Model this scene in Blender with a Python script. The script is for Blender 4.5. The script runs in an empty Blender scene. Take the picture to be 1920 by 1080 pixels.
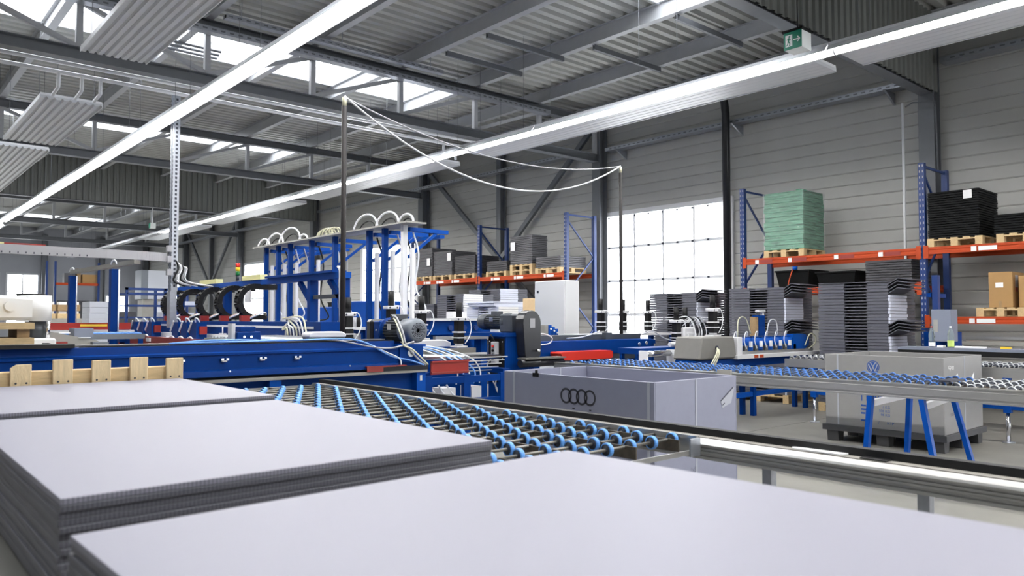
import bpy, bmesh, math, random
from mathutils import Vector, Matrix

sc = bpy.context.scene
C = sc.collection
random.seed(7)
PI = math.pi

# ------------------------------------------------------------------ camera
cam_d = bpy.data.cameras.new('camera')
cam = bpy.data.objects.new('camera', cam_d)
C.objects.link(cam)
cam.location = (0, 0, 1.5)
cam.rotation_euler = (math.radians(90 + 2.281), 0, math.radians(-41.1))
cam_d.sensor_width = 36.0
cam_d.lens = 1431.0 / 1920.0 * 36.0
cam_d.clip_start = 0.05
cam_d.clip_end = 300
cam_d.dof.use_dof = True
cam_d.dof.focus_distance = 9.0
cam_d.dof.aperture_fstop = 3.2
sc.camera = cam

# ------------------------------------------------------------------ world, exposure
LAMP_E = 40.0      # fluorescent tubes
SKY_E = 5.0        # daylight in the frosted roof lights
DOOR_E = 3.2       # daylight in the frosted door panes
w = bpy.data.worlds.new('overcast_sky')
sc.world = w
w.use_nodes = True
w.node_tree.nodes['Background'].inputs[0].default_value = (0.82, 0.90, 1.0, 1)
w.node_tree.nodes['Background'].inputs[1].default_value = 1.0
sc.view_settings.view_transform = 'Standard'
sc.view_settings.look = 'None'
sc.view_settings.exposure = 0.88
sc.view_settings.gamma = 1.0
sc.view_settings.use_curve_mapping = False

# ------------------------------------------------------------------ materials
MATS = {}
def lin(c):
    return tuple(((v / 255) / 12.92 if v / 255 <= 0.04045 else ((v / 255 + 0.055) / 1.055) ** 2.4) for v in c)

def mat(name, rgb, rough=0.5, metal=0.0, noise=0.0, nscale=6.0, bump=0.0, bscale=40.0, emit=None, estr=0.0,
        alpha=1.0, trans=0.0, stretch=(1, 1, 1), spec=0.5, coat=0.0):
    m = bpy.data.materials.new(name)
    m.use_nodes = True
    nt = m.node_tree
    b = nt.nodes['Principled BSDF']
    col = lin(rgb)
    b.inputs['Base Color'].default_value = (*col, 1)
    b.inputs['Roughness'].default_value = rough
    b.inputs['Metallic'].default_value = metal
    b.inputs['Specular IOR Level'].default_value = spec
    if coat:
        b.inputs['Coat Weight'].default_value = coat
    if trans:
        b.inputs['Transmission Weight'].default_value = trans
        b.inputs['IOR'].default_value = 1.2
    if alpha < 1:
        b.inputs['Alpha'].default_value = alpha
    if emit:
        b.inputs['Emission Color'].default_value = (*emit, 1)
        b.inputs['Emission Strength'].default_value = estr
    if noise or bump:
        tc = nt.nodes.new('ShaderNodeTexCoord')
        mp = nt.nodes.new('ShaderNodeMapping')
        mp.inputs['Scale'].default_value = stretch
        nt.links.new(tc.outputs['Object'], mp.inputs['Vector'])
    if noise:
        n = nt.nodes.new('ShaderNodeTexNoise')
        n.inputs['Scale'].default_value = nscale
        n.inputs['Detail'].default_value = 5
        n.inputs['Roughness'].default_value = 0.65
        nt.links.new(mp.outputs[0], n.inputs['Vector'])
        r = nt.nodes.new('ShaderNodeMapRange')
        r.inputs['From Min'].default_value = 0.3
        r.inputs['From Max'].default_value = 0.7
        r.inputs['To Min'].default_value = 1 - noise
        r.inputs['To Max'].default_value = 1 + noise
        nt.links.new(n.outputs['Fac'], r.inputs['Value'])
        mx = nt.nodes.new('ShaderNodeVectorMath')
        mx.operation = 'SCALE'
        mx.inputs[0].default_value = col
        nt.links.new(r.outputs[0], mx.inputs['Scale'])
        nt.links.new(mx.outputs[0], b.inputs['Base Color'])
    if bump:
        n2 = nt.nodes.new('ShaderNodeTexNoise')
        n2.inputs['Scale'].default_value = bscale
        n2.inputs['Detail'].default_value = 3
        nt.links.new(mp.outputs[0], n2.inputs['Vector'])
        bp = nt.nodes.new('ShaderNodeBump')
        bp.inputs['Strength'].default_value = bump
        bp.inputs['Distance'].default_value = 0.01
        nt.links.new(n2.outputs['Fac'], bp.inputs['Height'])
        nt.links.new(bp.outputs[0], b.inputs['Normal'])
    MATS[name] = m
    return m

def sheet_mat(name, rgb, rough=0.4, spec=0.5, pitch=0.010, dark=0.62):
    """twin-wall plastic: open flutes show as fine cells on the faces that look along Y"""
    m = mat(name, rgb, rough, spec=spec)
    nt = m.node_tree
    b = nt.nodes['Principled BSDF']
    tc = nt.nodes.new('ShaderNodeTexCoord')
    sep = nt.nodes.new('ShaderNodeSeparateXYZ')
    nt.links.new(tc.outputs['Object'], sep.inputs[0])
    mul = nt.nodes.new('ShaderNodeMath'); mul.operation = 'MULTIPLY'; mul.inputs[1].default_value = 2 * PI / pitch
    nt.links.new(sep.outputs['X'], mul.inputs[0])
    sn = nt.nodes.new('ShaderNodeMath'); sn.operation = 'SINE'
    nt.links.new(mul.outputs[0], sn.inputs[0])
    gt = nt.nodes.new('ShaderNodeMath'); gt.operation = 'GREATER_THAN'; gt.inputs[1].default_value = -0.3
    nt.links.new(sn.outputs[0], gt.inputs[0])
    geo = nt.nodes.new('ShaderNodeNewGeometry')
    s2 = nt.nodes.new('ShaderNodeSeparateXYZ')
    nt.links.new(geo.outputs['True Normal'], s2.inputs[0])
    ab = nt.nodes.new('ShaderNodeMath'); ab.operation = 'ABSOLUTE'
    nt.links.new(s2.outputs['Y'], ab.inputs[0])
    g2 = nt.nodes.new('ShaderNodeMath'); g2.operation = 'GREATER_THAN'; g2.inputs[1].default_value = 0.7
    nt.links.new(ab.outputs[0], g2.inputs[0])
    both = nt.nodes.new('ShaderNodeMath'); both.operation = 'MULTIPLY'
    nt.links.new(gt.outputs[0], both.inputs[0]); nt.links.new(g2.outputs[0], both.inputs[1])
    mx = nt.nodes.new('ShaderNodeMix'); mx.data_type = 'RGBA'
    col = lin(rgb)
    mx.inputs['A'].default_value = (*col, 1)
    mx.inputs['B'].default_value = (col[0] * dark, col[1] * dark, col[2] * dark, 1)
    nt.links.new(both.outputs[0], mx.inputs['Factor'])
    nt.links.new(mx.outputs['Result'], b.inputs['Base Color'])
    return m

mat('wall', (182, 182, 179), 0.55, noise=0.04, nscale=1.5)
mat('wall_end', (150, 152, 158), 0.6, noise=0.04, nscale=1.0)
mat('deck', (176, 177, 173), 0.5, noise=0.04, nscale=2)
mat('steel_paint', (108, 111, 116), 0.45, noise=0.05)
mat('steel_light', (176, 178, 182), 0.4, noise=0.04)
mat('cladding', (112, 114, 111), 0.5, noise=0.03)
mat('floor', (118, 116, 110), 0.5, noise=0.16, nscale=0.9, bump=0.05, bscale=30)
mat('joint', (95, 93, 90), 0.8)
mat('white_paint', (228, 229, 232), 0.35)
mat('panel_white', (206, 208, 212), 0.4)
mat('galv', (172, 176, 184), 0.38, 0.75, noise=0.08, nscale=14)
mat('alu', (190, 190, 188), 0.35, 0.85, noise=0.06, nscale=3, stretch=(12, 1, 12))
mat('alu_dark', (120, 118, 112), 0.45, 0.7)
mat('chrome', (215, 216, 220), 0.18, 1.0)
mat('blue', (0, 52, 124), 0.42, noise=0.07, nscale=3, spec=0.12)
mat('blue_bright', (2, 70, 156), 0.4, noise=0.05, spec=0.15)
mat('blue_rack', (18, 50, 108), 0.42, noise=0.05)
mat('wheel_blue', (92, 154, 226), 0.42)
mat('wheel_dark_blue', (52, 104, 176), 0.28)
mat('wheel_steel', (185, 188, 192), 0.3, 0.8)
mat('hub', (46, 50, 62), 0.5)
mat('plate_brown', (86, 78, 68), 0.6, 0.3, noise=0.3, nscale=20)
mat('black', (14, 14, 16), 0.5, spec=0.3)
mat('black_rubber', (26, 26, 28), 0.7, noise=0.2, nscale=10)
mat('black_shiny', (30, 31, 36), 0.28, noise=0.1)
mat('orange', (176, 70, 36), 0.45, noise=0.05, spec=0.2)
mat('red', (150, 36, 28), 0.42, noise=0.06)
mat('red_bright', (196, 48, 36), 0.42, spec=0.2)
mat('red_brown', (140, 50, 44), 0.5, noise=0.08)
mat('motor_grey', (74, 78, 84), 0.42, 0.25, noise=0.05)
mat('motor_light', (118, 124, 132), 0.4, 0.2)
mat('machine_grey', (150, 148, 142), 0.5, noise=0.05)
mat('wear_strip', (146, 142, 134), 0.5, noise=0.1, nscale=8)
mat('cover_grey', (118, 116, 112), 0.5, noise=0.05)
mat('machine_light', (214, 214, 216), 0.45)
mat('robot_white', (226, 226, 224), 0.35)
mat('cabinet', (222, 223, 224), 0.4)
mat('cabinet_grey', (120, 126, 142), 0.45)
mat('wood', (200, 174, 130), 0.65, noise=0.14, nscale=5, stretch=(2, 12, 12), bump=0.15)
mat('wood_up', (214, 192, 152), 0.65, noise=0.16, nscale=5, stretch=(9, 9, 1.2), bump=0.15)
mat('wood_dark', (150, 124, 88), 0.7, noise=0.2, nscale=5, stretch=(2, 10, 10))
mat('cardboard', (164, 128, 80), 0.7, noise=0.04, nscale=8)
mat('cardboard_pale', (214, 186, 144), 0.7, noise=0.04, nscale=8)
mat('box_grey', (138, 140, 158), 0.5, noise=0.03, nscale=14)
mat('box_grey_vw', (142, 141, 140), 0.5, noise=0.03, nscale=14)
mat('seam', (172, 174, 184), 0.5)
mat('plastic_base', (74, 74, 76), 0.55)
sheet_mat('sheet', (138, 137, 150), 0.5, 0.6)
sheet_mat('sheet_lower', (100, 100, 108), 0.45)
mat('divider', (82, 83, 92), 0.5, noise=0.05, nscale=9)
mat('divider_pale', (206, 210, 224), 0.45)
mat('tray_dark', (62, 62, 66), 0.55, noise=0.08)
mat('tray_black', (16, 17, 18), 0.65, spec=0.15)
mat('tray_mid', (88, 88, 92), 0.55, noise=0.05)
mat('film_clear', (236, 246, 242), 0.1, alpha=0.13, bump=1.0, bscale=7, stretch=(1, 1, 6))
mat('pole_black', (34, 30, 30), 0.55, spec=0.25)
mat('film_green', (74, 132, 106), 0.25, noise=0.55, nscale=4, stretch=(1, 1, 8), bump=0.8, bscale=9)
mat('green_dark', (30, 120, 84), 0.4)
mat('paper', (236, 236, 236), 0.7)
mat('print_dark', (70, 72, 84), 0.6)
mat('print_blue', (36, 78, 150), 0.6)
mat('print_grey', (110, 112, 124), 0.6)
mat('emblem_black', (46, 46, 54), 0.6)
mat('hose_white', (222, 224, 228), 0.4)
mat('hose_grey', (166, 166, 170), 0.45)
mat('hose_cream', (200, 198, 172), 0.45)
mat('hose_blue', (110, 160, 228), 0.4)
mat('yellow', (232, 196, 60), 0.5)
mat('pale_yellow', (226, 222, 160), 0.6)
mat('lamp_red', (214, 40, 30), 0.3)
mat('lamp_yellow', (236, 200, 40), 0.3)
mat('lamp_green', (30, 120, 60), 0.3)
mat('sign_green', (24, 132, 104), 0.45)
mat('sign_white', (236, 240, 238), 0.45)
mat('tube_glow', (255, 255, 255), 0.4, emit=(1.0, 0.97, 0.93), estr=LAMP_E)
mat('tube_off', (206, 210, 216), 0.3)
mat('skylight', (255, 255, 255), 0.4, emit=(0.94, 0.97, 1.0), estr=SKY_E)
mat('door_pane', (255, 255, 255), 0.4, emit=(0.94, 0.97, 1.0), estr=DOOR_E)
mat('bottle_glass', (214, 226, 226), 0.08, trans=0.85)
mat('liquid_green', (196, 220, 120), 0.3)
mat('clear_wrap', (196, 200, 210), 0.3)

def translucent_white(name):
    m = mat(name, (232, 233, 236), 0.4)
    nt = m.node_tree
    tr = nt.nodes.new('ShaderNodeBsdfTranslucent'); tr.inputs[0].default_value = (0.9, 0.92, 0.95, 1)
    mx = nt.nodes.new('ShaderNodeMixShader'); mx.inputs[0].default_value = 0.07
    nt.links.new(nt.nodes['Principled BSDF'].outputs[0], mx.inputs[1]); nt.links.new(tr.outputs[0], mx.inputs[2])
    nt.links.new(mx.outputs[0], nt.nodes['Material Output'].inputs[0])
translucent_white('glazing_white')

# ------------------------------------------------------------------ mesh builder
ORG = {}
class MB:
    def __init__(s):
        s.v = []; s.f = []; s.sm = []; s.mi = []; s.cur = 0
    def add(s, vs, fs, smooth=False):
        n = len(s.v)
        s.v += [tuple(p) for p in vs]
        for f in fs:
            s.f.append(tuple(i + n for i in f)); s.sm.append(smooth); s.mi.append(s.cur)
        return s
    def box(s, x0, x1, y0, y1, z0, z1):
        if x0 > x1: x0, x1 = x1, x0
        if y0 > y1: y0, y1 = y1, y0
        if z0 > z1: z0, z1 = z1, z0
        return s.add([(x0, y0, z0), (x1, y0, z0), (x1, y1, z0), (x0, y1, z0), (x0, y0, z1), (x1, y0, z1), (x1, y1, z1), (x0, y1, z1)],
                     [(0, 3, 2, 1), (4, 5, 6, 7), (0, 1, 5, 4), (1, 2, 6, 5), (2, 3, 7, 6), (3, 0, 4, 7)])
    def cbox(s, c, d):
        return s.box(c[0] - d[0] / 2, c[0] + d[0] / 2, c[1] - d[1] / 2, c[1] + d[1] / 2, c[2] - d[2] / 2, c[2] + d[2] / 2)
    def bar(s, p0, p1, w, h, up=(0, 0, 1)):
        p0 = Vector(p0); p1 = Vector(p1); d = (p1 - p0).normalized(); u = Vector(up)
        if abs(d.dot(u)) > 0.98: u = Vector((0, 1, 0))
        a = d.cross(u).normalized(); b = a.cross(d).normalized()
        a *= w / 2; b *= h / 2
        vs = []
        for p in (p0, p1):
            vs += [p - a - b, p + a - b, p + a + b, p - a + b]
        return s.add(vs, [(0, 1, 2, 3), (7, 6, 5, 4), (0, 4, 5, 1), (1, 5, 6, 2), (2, 6, 7, 3), (3, 7, 4, 0)])
    def cyl(s, p0, p1, r, n=12, r1=None, cap=True):
        p0 = Vector(p0); p1 = Vector(p1); d = (p1 - p0).normalized()
        u = Vector((0, 0, 1)) if abs(d.z) < 0.9 else Vector((1, 0, 0))
        a = d.cross(u).normalized(); b = d.cross(a).normalized()
        r1 = r if r1 is None else r1
        vs = []
        for i in range(n):
            t = 2 * PI * i / n; e = a * math.cos(t) + b * math.sin(t)
            vs.append(p0 + e * r); vs.append(p1 + e * r1)
        s.add(vs, [(2 * i, 2 * i + 1, (2 * i + 3) % (2 * n), (2 * i + 2) % (2 * n)) for i in range(n)], True)
        if cap:
            k = len(s.v) - 2 * n
            s.f.append(tuple(k + 2 * i for i in range(n))); s.sm.append(False); s.mi.append(s.cur)
            s.f.append(tuple(k + 2 * i + 1 for i in reversed(range(n)))); s.sm.append(False); s.mi.append(s.cur)
        return s
    def tube(s, pts, r, n=6):
        pts = [Vector(p) for p in pts]; m = len(pts); vs = []
        pu = None
        for i, p in enumerate(pts):
            d = (pts[min(i + 1, m - 1)] - pts[max(i - 1, 0)])
            d = d.normalized() if d.length > 1e-9 else Vector((0, 0, 1))
            if pu is None:
                u = Vector((0, 0, 1)) if abs(d.z) < 0.9 else Vector((1, 0, 0))
                a = d.cross(u).normalized()
            else:
                a = (pu - d * pu.dot(d))
                a = a.normalized() if a.length > 1e-6 else d.cross(Vector((0.3, 0.5, 0.8))).normalized()
            pu = a
            b = d.cross(a).normalized()
            for k in range(n):
                t = 2 * PI * k / n
                vs.append(p + (a * math.cos(t) + b * math.sin(t)) * r)
        fs = []
        for i in range(m - 1):
            for k in range(n):
                fs.append((i * n + k, (i + 1) * n + k, (i + 1) * n + (k + 1) % n, i * n + (k + 1) % n))
        s.add(vs, fs, True)
        k = len(s.v) - m * n
        s.f.append(tuple(k + i for i in reversed(range(n)))); s.sm.append(False); s.mi.append(s.cur)
        s.f.append(tuple(k + (m - 1) * n + i for i in range(n))); s.sm.append(False); s.mi.append(s.cur)
        return s
    def prism(s, poly, axis, a, b):
        """poly in the two other axes (order x,y,z without axis), extruded from a to b"""
        def P(u, v, t):
            return (t, u, v) if axis == 'x' else ((u, t, v) if axis == 'y' else (u, v, t))
        n = len(poly)
        vs = [P(u, v, a) for u, v in poly] + [P(u, v, b) for u, v in poly]
        fs = [tuple(range(n)), tuple(reversed(range(n, 2 * n)))]
        fs += [(i, i + n, (i + 1) % n + n, (i + 1) % n) for i in range(n)]
        return s.add(vs, fs)
    def lathe(s, prof, o, axis='z', n=16):
        """prof [(r, t)] around an axis through o"""
        vs = []
        for r, t in prof:
            for k in range(n):
                a = 2 * PI * k / n; c, q = r * math.cos(a), r * math.sin(a)
                if axis == 'z': p = (o[0] + c, o[1] + q, o[2] + t)
                elif axis == 'x': p = (o[0] + t, o[1] + c, o[2] + q)
                else: p = (o[0] + q, o[1] + t, o[2] + c)
                vs.append(p)
        fs = []
        for i in range(len(prof) - 1):
            for k in range(n):
                fs.append((i * n + k, i * n + (k + 1) % n, (i + 1) * n + (k + 1) % n, (i + 1) * n + k))
        return s.add(vs, fs, True)
    def mesh(s, name, mats, off=(0, 0, 0), bevel=0.0):
        me = bpy.data.meshes.new(name)
        me.from_pydata([(p[0] - off[0], p[1] - off[1], p[2] - off[2]) for p in s.v], [], s.f)
        if not isinstance(mats, (list, tuple)): mats = [mats]
        for m in mats: me.materials.append(MATS[m])
        me.polygons.foreach_set('use_smooth', s.sm)
        me.polygons.foreach_set('material_index', s.mi)
        bm = bmesh.new(); bm.from_mesh(me)
        bmesh.ops.recalc_face_normals(bm, faces=bm.faces)
        if bevel:
            es = [e for e in bm.edges if len(e.link_faces) == 2 and e.calc_face_angle(0) > 0.6]
            bmesh.ops.bevel(bm, geom=es, offset=bevel, segments=1, affect='EDGES', clamp_overlap=True)
        bm.to_mesh(me); bm.free()
        me.update()
        return me
    def build(s, name, mats, parent=None, label=None, cat=None, group=None, kind=None, bevel=0.0):
        if parent is not None:
            off = ORG[parent]
        else:
            xs = [p[0] for p in s.v]; ys = [p[1] for p in s.v]; zs = [p[2] for p in s.v]
            off = ((min(xs) + max(xs)) / 2, (min(ys) + max(ys)) / 2, min(zs))
        o = bpy.data.objects.new(name, s.mesh(name, mats, off, bevel))
        C.objects.link(o)
        if parent is not None: o.parent = parent
        else: o.location = off
        ORG[o] = off
        tag(o, label, cat, group, kind)
        return o

def nth(k):
    return '%d%s' % (k, 'th' if 10 <= k % 100 <= 20 else {1: 'st', 2: 'nd', 3: 'rd'}.get(k % 10, 'th'))

def tag(o, label=None, cat=None, group=None, kind=None):
    if label: o['label'] = label
    if cat: o['category'] = cat
    if group: o['group'] = group
    if kind: o['kind'] = kind
    return o

def thing(name, label, cat, loc=(0, 0, 0), group=None, kind=None):
    o = bpy.data.objects.new(name, None)
    C.objects.link(o)
    o.location = loc
    o.empty_display_size = 0.1
    ORG[o] = tuple(loc)
    return tag(o, label, cat, group, kind)

def copy_tree(o, parent=None):
    c = o.copy(); C.objects.link(c); c.parent = parent
    for ch in list(o.children): copy_tree(ch, c)
    return c

def dup(o, loc, rz=0.0, label=None):
    c = copy_tree(o)
    c.location = loc; c.rotation_euler = (0, 0, rz)
    if label: c['label'] = label
    return c

def inst(mesh_obj, name, parent, loc, rot=None):
    """one more piece sharing the mesh of mesh_obj, child of parent, at loc in the world"""
    o = bpy.data.objects.new(name, mesh_obj.data if hasattr(mesh_obj, 'data') else mesh_obj)
    C.objects.link(o)
    o.parent = parent
    g = ORG[parent] if parent is not None else (0, 0, 0)
    o.location = (loc[0] - g[0], loc[1] - g[1], loc[2] - g[2])
    if rot: o.rotation_euler = rot
    return o

def text_mesh(txt, size, matname, name, parent, origin, ux, uy, extrude=0.0):
    """flat print: txt written from origin along ux, upright along uy"""
    cu = bpy.data.curves.new(name, 'FONT'); cu.body = txt; cu.size = size; cu.extrude = extrude
    cu.resolution_u = 3
    tmp = bpy.data.objects.new(name, cu); C.objects.link(tmp)
    dg = bpy.context.evaluated_depsgraph_get()
    me = bpy.data.meshes.new_from_object(tmp.evaluated_get(dg))
    bpy.data.objects.remove(tmp); bpy.data.curves.remove(cu)
    ux = Vector(ux).normalized(); uy = Vector(uy).normalized(); uz = ux.cross(uy)
    g = ORG[parent]
    o3 = Vector(origin) - Vector(g)
    for v in me.vertices:
        v.co = o3 + ux * v.co.x + uy * v.co.y + uz * v.co.z
    me.materials.clear(); me.materials.append(MATS[matname])
    o = bpy.data.objects.new(name, me); C.objects.link(o); o.parent = parent
    ORG[o] = g
    return o

def arc(c, r, a0, a1, n, ux, uz):
    ux = Vector(ux); uz = Vector(uz); c = Vector(c)
    return [c + ux * (r * math.cos(a0 + (a1 - a0) * i / n)) + uz * (r * math.sin(a0 + (a1 - a0) * i / n)) for i in range(n + 1)]

def sag(p0, p1, drop, n=16):
    p0 = Vector(p0); p1 = Vector(p1)
    return [p0.lerp(p1, i / n) - Vector((0, 0, drop * 4 * (i / n) * (1 - i / n))) for i in range(n + 1)]

def bez(pts, n=8):
    """Catmull-Rom through pts"""
    P = [Vector(p) for p in pts]; P = [2 * P[0] - P[1]] + P + [2 * P[-1] - P[-2]]
    out = []
    for i in range(1, len(P) - 2):
        for k in range(n):
            t = k / n
            out.append(0.5 * ((2 * P[i]) + (P[i + 1] - P[i - 1]) * t + (2 * P[i - 1] - 5 * P[i] + 4 * P[i + 1] - P[i + 2]) * t * t
                              + (3 * P[i] - P[i - 1] - 3 * P[i + 1] + P[i + 2]) * t ** 3))
    out.append(P[-2])
    return out

# ================================================================== THE HALL
XL, XR, YB, YE, ZR = -6.0, 15.6, -11.0, 56.0, 7.25
COLS = [5.6 + 8.4 * k for k in range(-1, 7)]        # frames of the hall
POSTX = [2.77 + 2.07 * k for k in range(-4, 7)]     # purlin lines

m = MB().box(XL, XR, YB, YE, -0.2, 0.0)
fl = m.build('floor', 'floor', label='worn grey concrete floor of the production hall', cat='floor', kind='structure')
for k, y in enumerate((-2.8, 1.4, 5.6, 9.8, 14.0)):
    MB().box(XL, XR, y - 0.006, y + 0.006, -0.002, 0.0015).build('floor_joint', 'joint', fl)
for x in (0.0, 6.2, 12.4):
    MB().box(x - 0.006, x + 0.006, YB, 20, -0.002, 0.0015).build('floor_joint', 'joint', fl)

# --- right wall: horizontal ribbed panels, each its own piece
DOORS = [(10.07, 14.0), (23.1, 27.0), (36.2, 39.0), (49.2, 52.5), (-2.75, 1.05)]  # last door is out of view, added so daylight reaches the near faces
DZ = 4.25
wr = MB().box(XR + 0.06, XR + 0.2, YB, YE, 0.0, ZR + 0.2).build('wall_right', 'wall', label='long grey hall wall of horizontal ribbed panels', cat='wall', kind='structure')
row = 0.25
spans = [(-2.8, 5.6), (5.6, 14.0), (14.0, 22.4), (22.4, 30.8)]
cache = {}
def wall_piece(y0, y1, z0, z1):
    key = (round(y1 - y0, 3), round(z1 - z0, 3))
    if key not in cache:
        h = key[1]; L = key[0]
        mb = MB()
        # bevelled tongue: proud face with recessed joint
        mb.prism([(0.07, 0.0), (0.02, 0.0), (0.0, 0.025), (0.0, h - 0.012), (0.02, h), (0.07, h)], 'y', 0.004, L - 0.004)
        cache[key] = mb.mesh('panel', 'wall')
    inst(cache[key], 'panel', wr, (XR, y0, z0))
for (a, b) in spans:
    for i in range(int(ZR / row)):
        z0, z1 = i * row, (i + 1) * row
        cuts = [(a, b)]
        if z0 < DZ - 0.01:
            for (d0, d1) in DOORS:
                nc = []
                for (p, q) in cuts:
                    if d1 <= p or d0 >= q: nc.append((p, q)); continue
                    if d0 > p + 0.05: nc.append((p, d0))
                    if d1 < q - 0.05: nc.append((d1, q))
                cuts = nc
        for (p, q) in cuts: wall_piece(p, q, z0, z1)
mb = MB()
for (a, b) in [(30.8, YE), (YB, -2.8)]:
    for i in range(int(ZR / row)):
        z0 = i * row
        cuts = [(a, b)]
        if z0 < DZ - 0.01:
            for (d0, d1) in DOORS:
                nc = []
                for (p, q) in cuts:
                    if d1 <= p or d0 >= q: nc.append((p, q)); continue
                    if d0 > p: nc.append((p, d0))
                    if d1 < q: nc.append((d1, q))
                cuts = nc
        for (p, q) in cuts:
            mb.prism([(XR + 0.07, z0), (XR + 0.02, z0), (XR, z0 + 0.025), (XR, z0 + row - 0.012), (XR + 0.02, z0 + row), (XR + 0.07, z0 + row)], 'y', p, q)
mb.build('far_panels', 'wall', wr, kind='stuff')

MB().box(XL - 0.2, XL, YB, YE, 0, ZR + 0.2).build('wall_left', 'wall', label='grey panel wall across the hall', cat='wall', kind='structure')
MB().box(XL, XR + 0.2, YB - 0.2, YB, 0, ZR + 0.2).build('wall_back', 'wall', label='grey panel wall closing the near end of the hall', cat='wall', kind='structure')
we = MB().box(XL, XR + 0.06, YE, YE + 0.2, 0, ZR + 0.2).build('wall_end', 'wall_end', label='far grey end wall of the hall', cat='wall', kind='structure')
for i in range(7):
    MB().box(XL, XR, YE - 0.012, YE, 0.9 * i + 0.03, 0.9 * i + 0.87).build('panel', 'wall_end', we)

# --- sectional doors with frosted panes
def section_door(n, y0, y1, cols, label):
    t = thing('door_%d' % n, label, 'door', (XR, (y0 + y1) / 2, 0), kind='structure')
    fr = MB()
    xf0, xf1 = XR - 0.012, XR + 0.011
    for y in (y0, y1): fr.box(xf0 - 0.05, XR + 0.05, y - 0.09, y + 0.09, 0, DZ + 0.12)
    fr.box(xf0 - 0.05, XR + 0.05, y0 + 0.09, y1 - 0.09, DZ, DZ + 0.12)
    fr.build('door_frame', 'white_paint', t)
    zs = [0.0, 0.72, 1.6, 2.5, 3.4, DZ]
    ys = [y0 + 0.09 + (y1 - y0 - 0.18) * i / cols for i in range(cols + 1)]
    for i in range(1, cols):
        MB().box(xf0, xf1, ys[i] - 0.026, ys[i] + 0.026, 0, DZ).build('mullion', 'glazing_white', t)
    for z in zs[1:-1]:
        MB().box(xf0 + 0.002, xf1 - 0.001, y0 + 0.09, y1 - 0.09, z - 0.035, z + 0.035).build('rail', 'glazing_white', t)
    for i in range(cols):
        for j in range(len(zs) - 1):
            MB().box(XR + 0.012, XR + 0.03, ys[i] + 0.001, ys[i + 1] - 0.001, zs[j] + 0.001, zs[j + 1] - 0.001).build('pane', 'door_pane', t)
    if n == 1:
        for z in (2.5, 3.4, DZ - 0.04):
            for i in range(cols * 2 + 1):
                y = y0 + 0.16 + (y1 - y0 - 0.32) * i / (cols * 2)
                MB().box(xf0 - 0.03, xf0, y - 0.022, y + 0.022, z - 0.022, z + 0.022).build('hinge', 'hub', t)
for n, (a, b) in enumerate(DOORS):
    section_door(n + 1, a, b, 4 if n in (0, 1, 4) else 3, ['large white sectional door with frosted panes behind the grey divider stacks',
                 'white sectional door with frosted panes behind the blue hose gantry',
                 'far white sectional door behind the signal tower light', 'farthest white door beside the end wall', 'added unseen white sectional door for daylight, beyond the wall bench'][n])

# --- unseen door added in the near gable to light faces turned towards it
for n, (x0, x1) in enumerate(((8.5, 12.5),)):
    t = thing('door_%d' % (6 + n), 'added unseen sectional door bringing daylight from the near gable', 'door', ((x0 + x1) / 2, YB, 0), kind='structure')
    f = MB()
    f.box(x0 - 0.1, x0, YB, YB + 0.08, 0, DZ + 0.1).box(x1, x1 + 0.1, YB, YB + 0.08, 0, DZ + 0.1).box(x0, x1, YB, YB + 0.08, DZ, DZ + 0.1)
    f.build('door_frame', 'white_paint', t)
    for i in range(4):
        for j in range(5):
            a = x0 + (x1 - x0) * i / 4; c = DZ * j / 5
            MB().box(a + 0.025, a + (x1 - x0) / 4 - 0.025, YB + 0.005, YB + 0.02, c + 0.03, c + DZ / 5 - 0.03).build('pane', 'door_pane', t)

# --- windows in the end wall
def end_window(n, x0, x1, z0, z1, cols, rows, label):
    t = thing('window_%d' % n, label, 'window', ((x0 + x1) / 2, YE, z0), kind='structure')
    f = MB()
    f.box(x0 - 0.08, x0, YE - 0.06, YE, z0 - 0.08, z1 + 0.08).box(x1, x1 + 0.08, YE - 0.06, YE, z0 - 0.08, z1 + 0.08)
    f.box(x0, x1, YE - 0.06, YE, z1, z1 + 0.08).box(x0, x1, YE - 0.06, YE, z0 - 0.08, z0)
    f.build('window_frame', 'steel_light', t)
    for i in range(cols):
        for j in range(rows):
            a = x0 + (x1 - x0) * i / cols + 0.03; b = x0 + (x1 - x0) * (i + 1) / cols - 0.03
            c = z0 + (z1 - z0) * j / rows + 0.03; d = z0 + (z1 - z0) * (j + 1) / rows - 0.03
            MB().box(a, b, YE - 0.03, YE - 0.016, c, d).build('pane', 'door_pane', t)
    for i in range(1, cols):
        x = x0 + (x1 - x0) * i / cols
        MB().box(x - 0.03, x + 0.03, YE - 0.045, YE - 0.013, z0, z1).build('mullion', 'steel_light', t)
end_window(1, 7.45, 9.1, 1.0, 4.25, 2, 3, 'tall bright window with crossed bars in the end wall')
end_window(2, 4.6, 7.0, 1.0, 4.25, 2, 3, 'bright window cut by the grey column of the end wall')
end_window(3, 13.0, 14.4, 0.8, 3.0, 1, 1, 'low bright window opening near the corner of the end wall')

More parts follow.
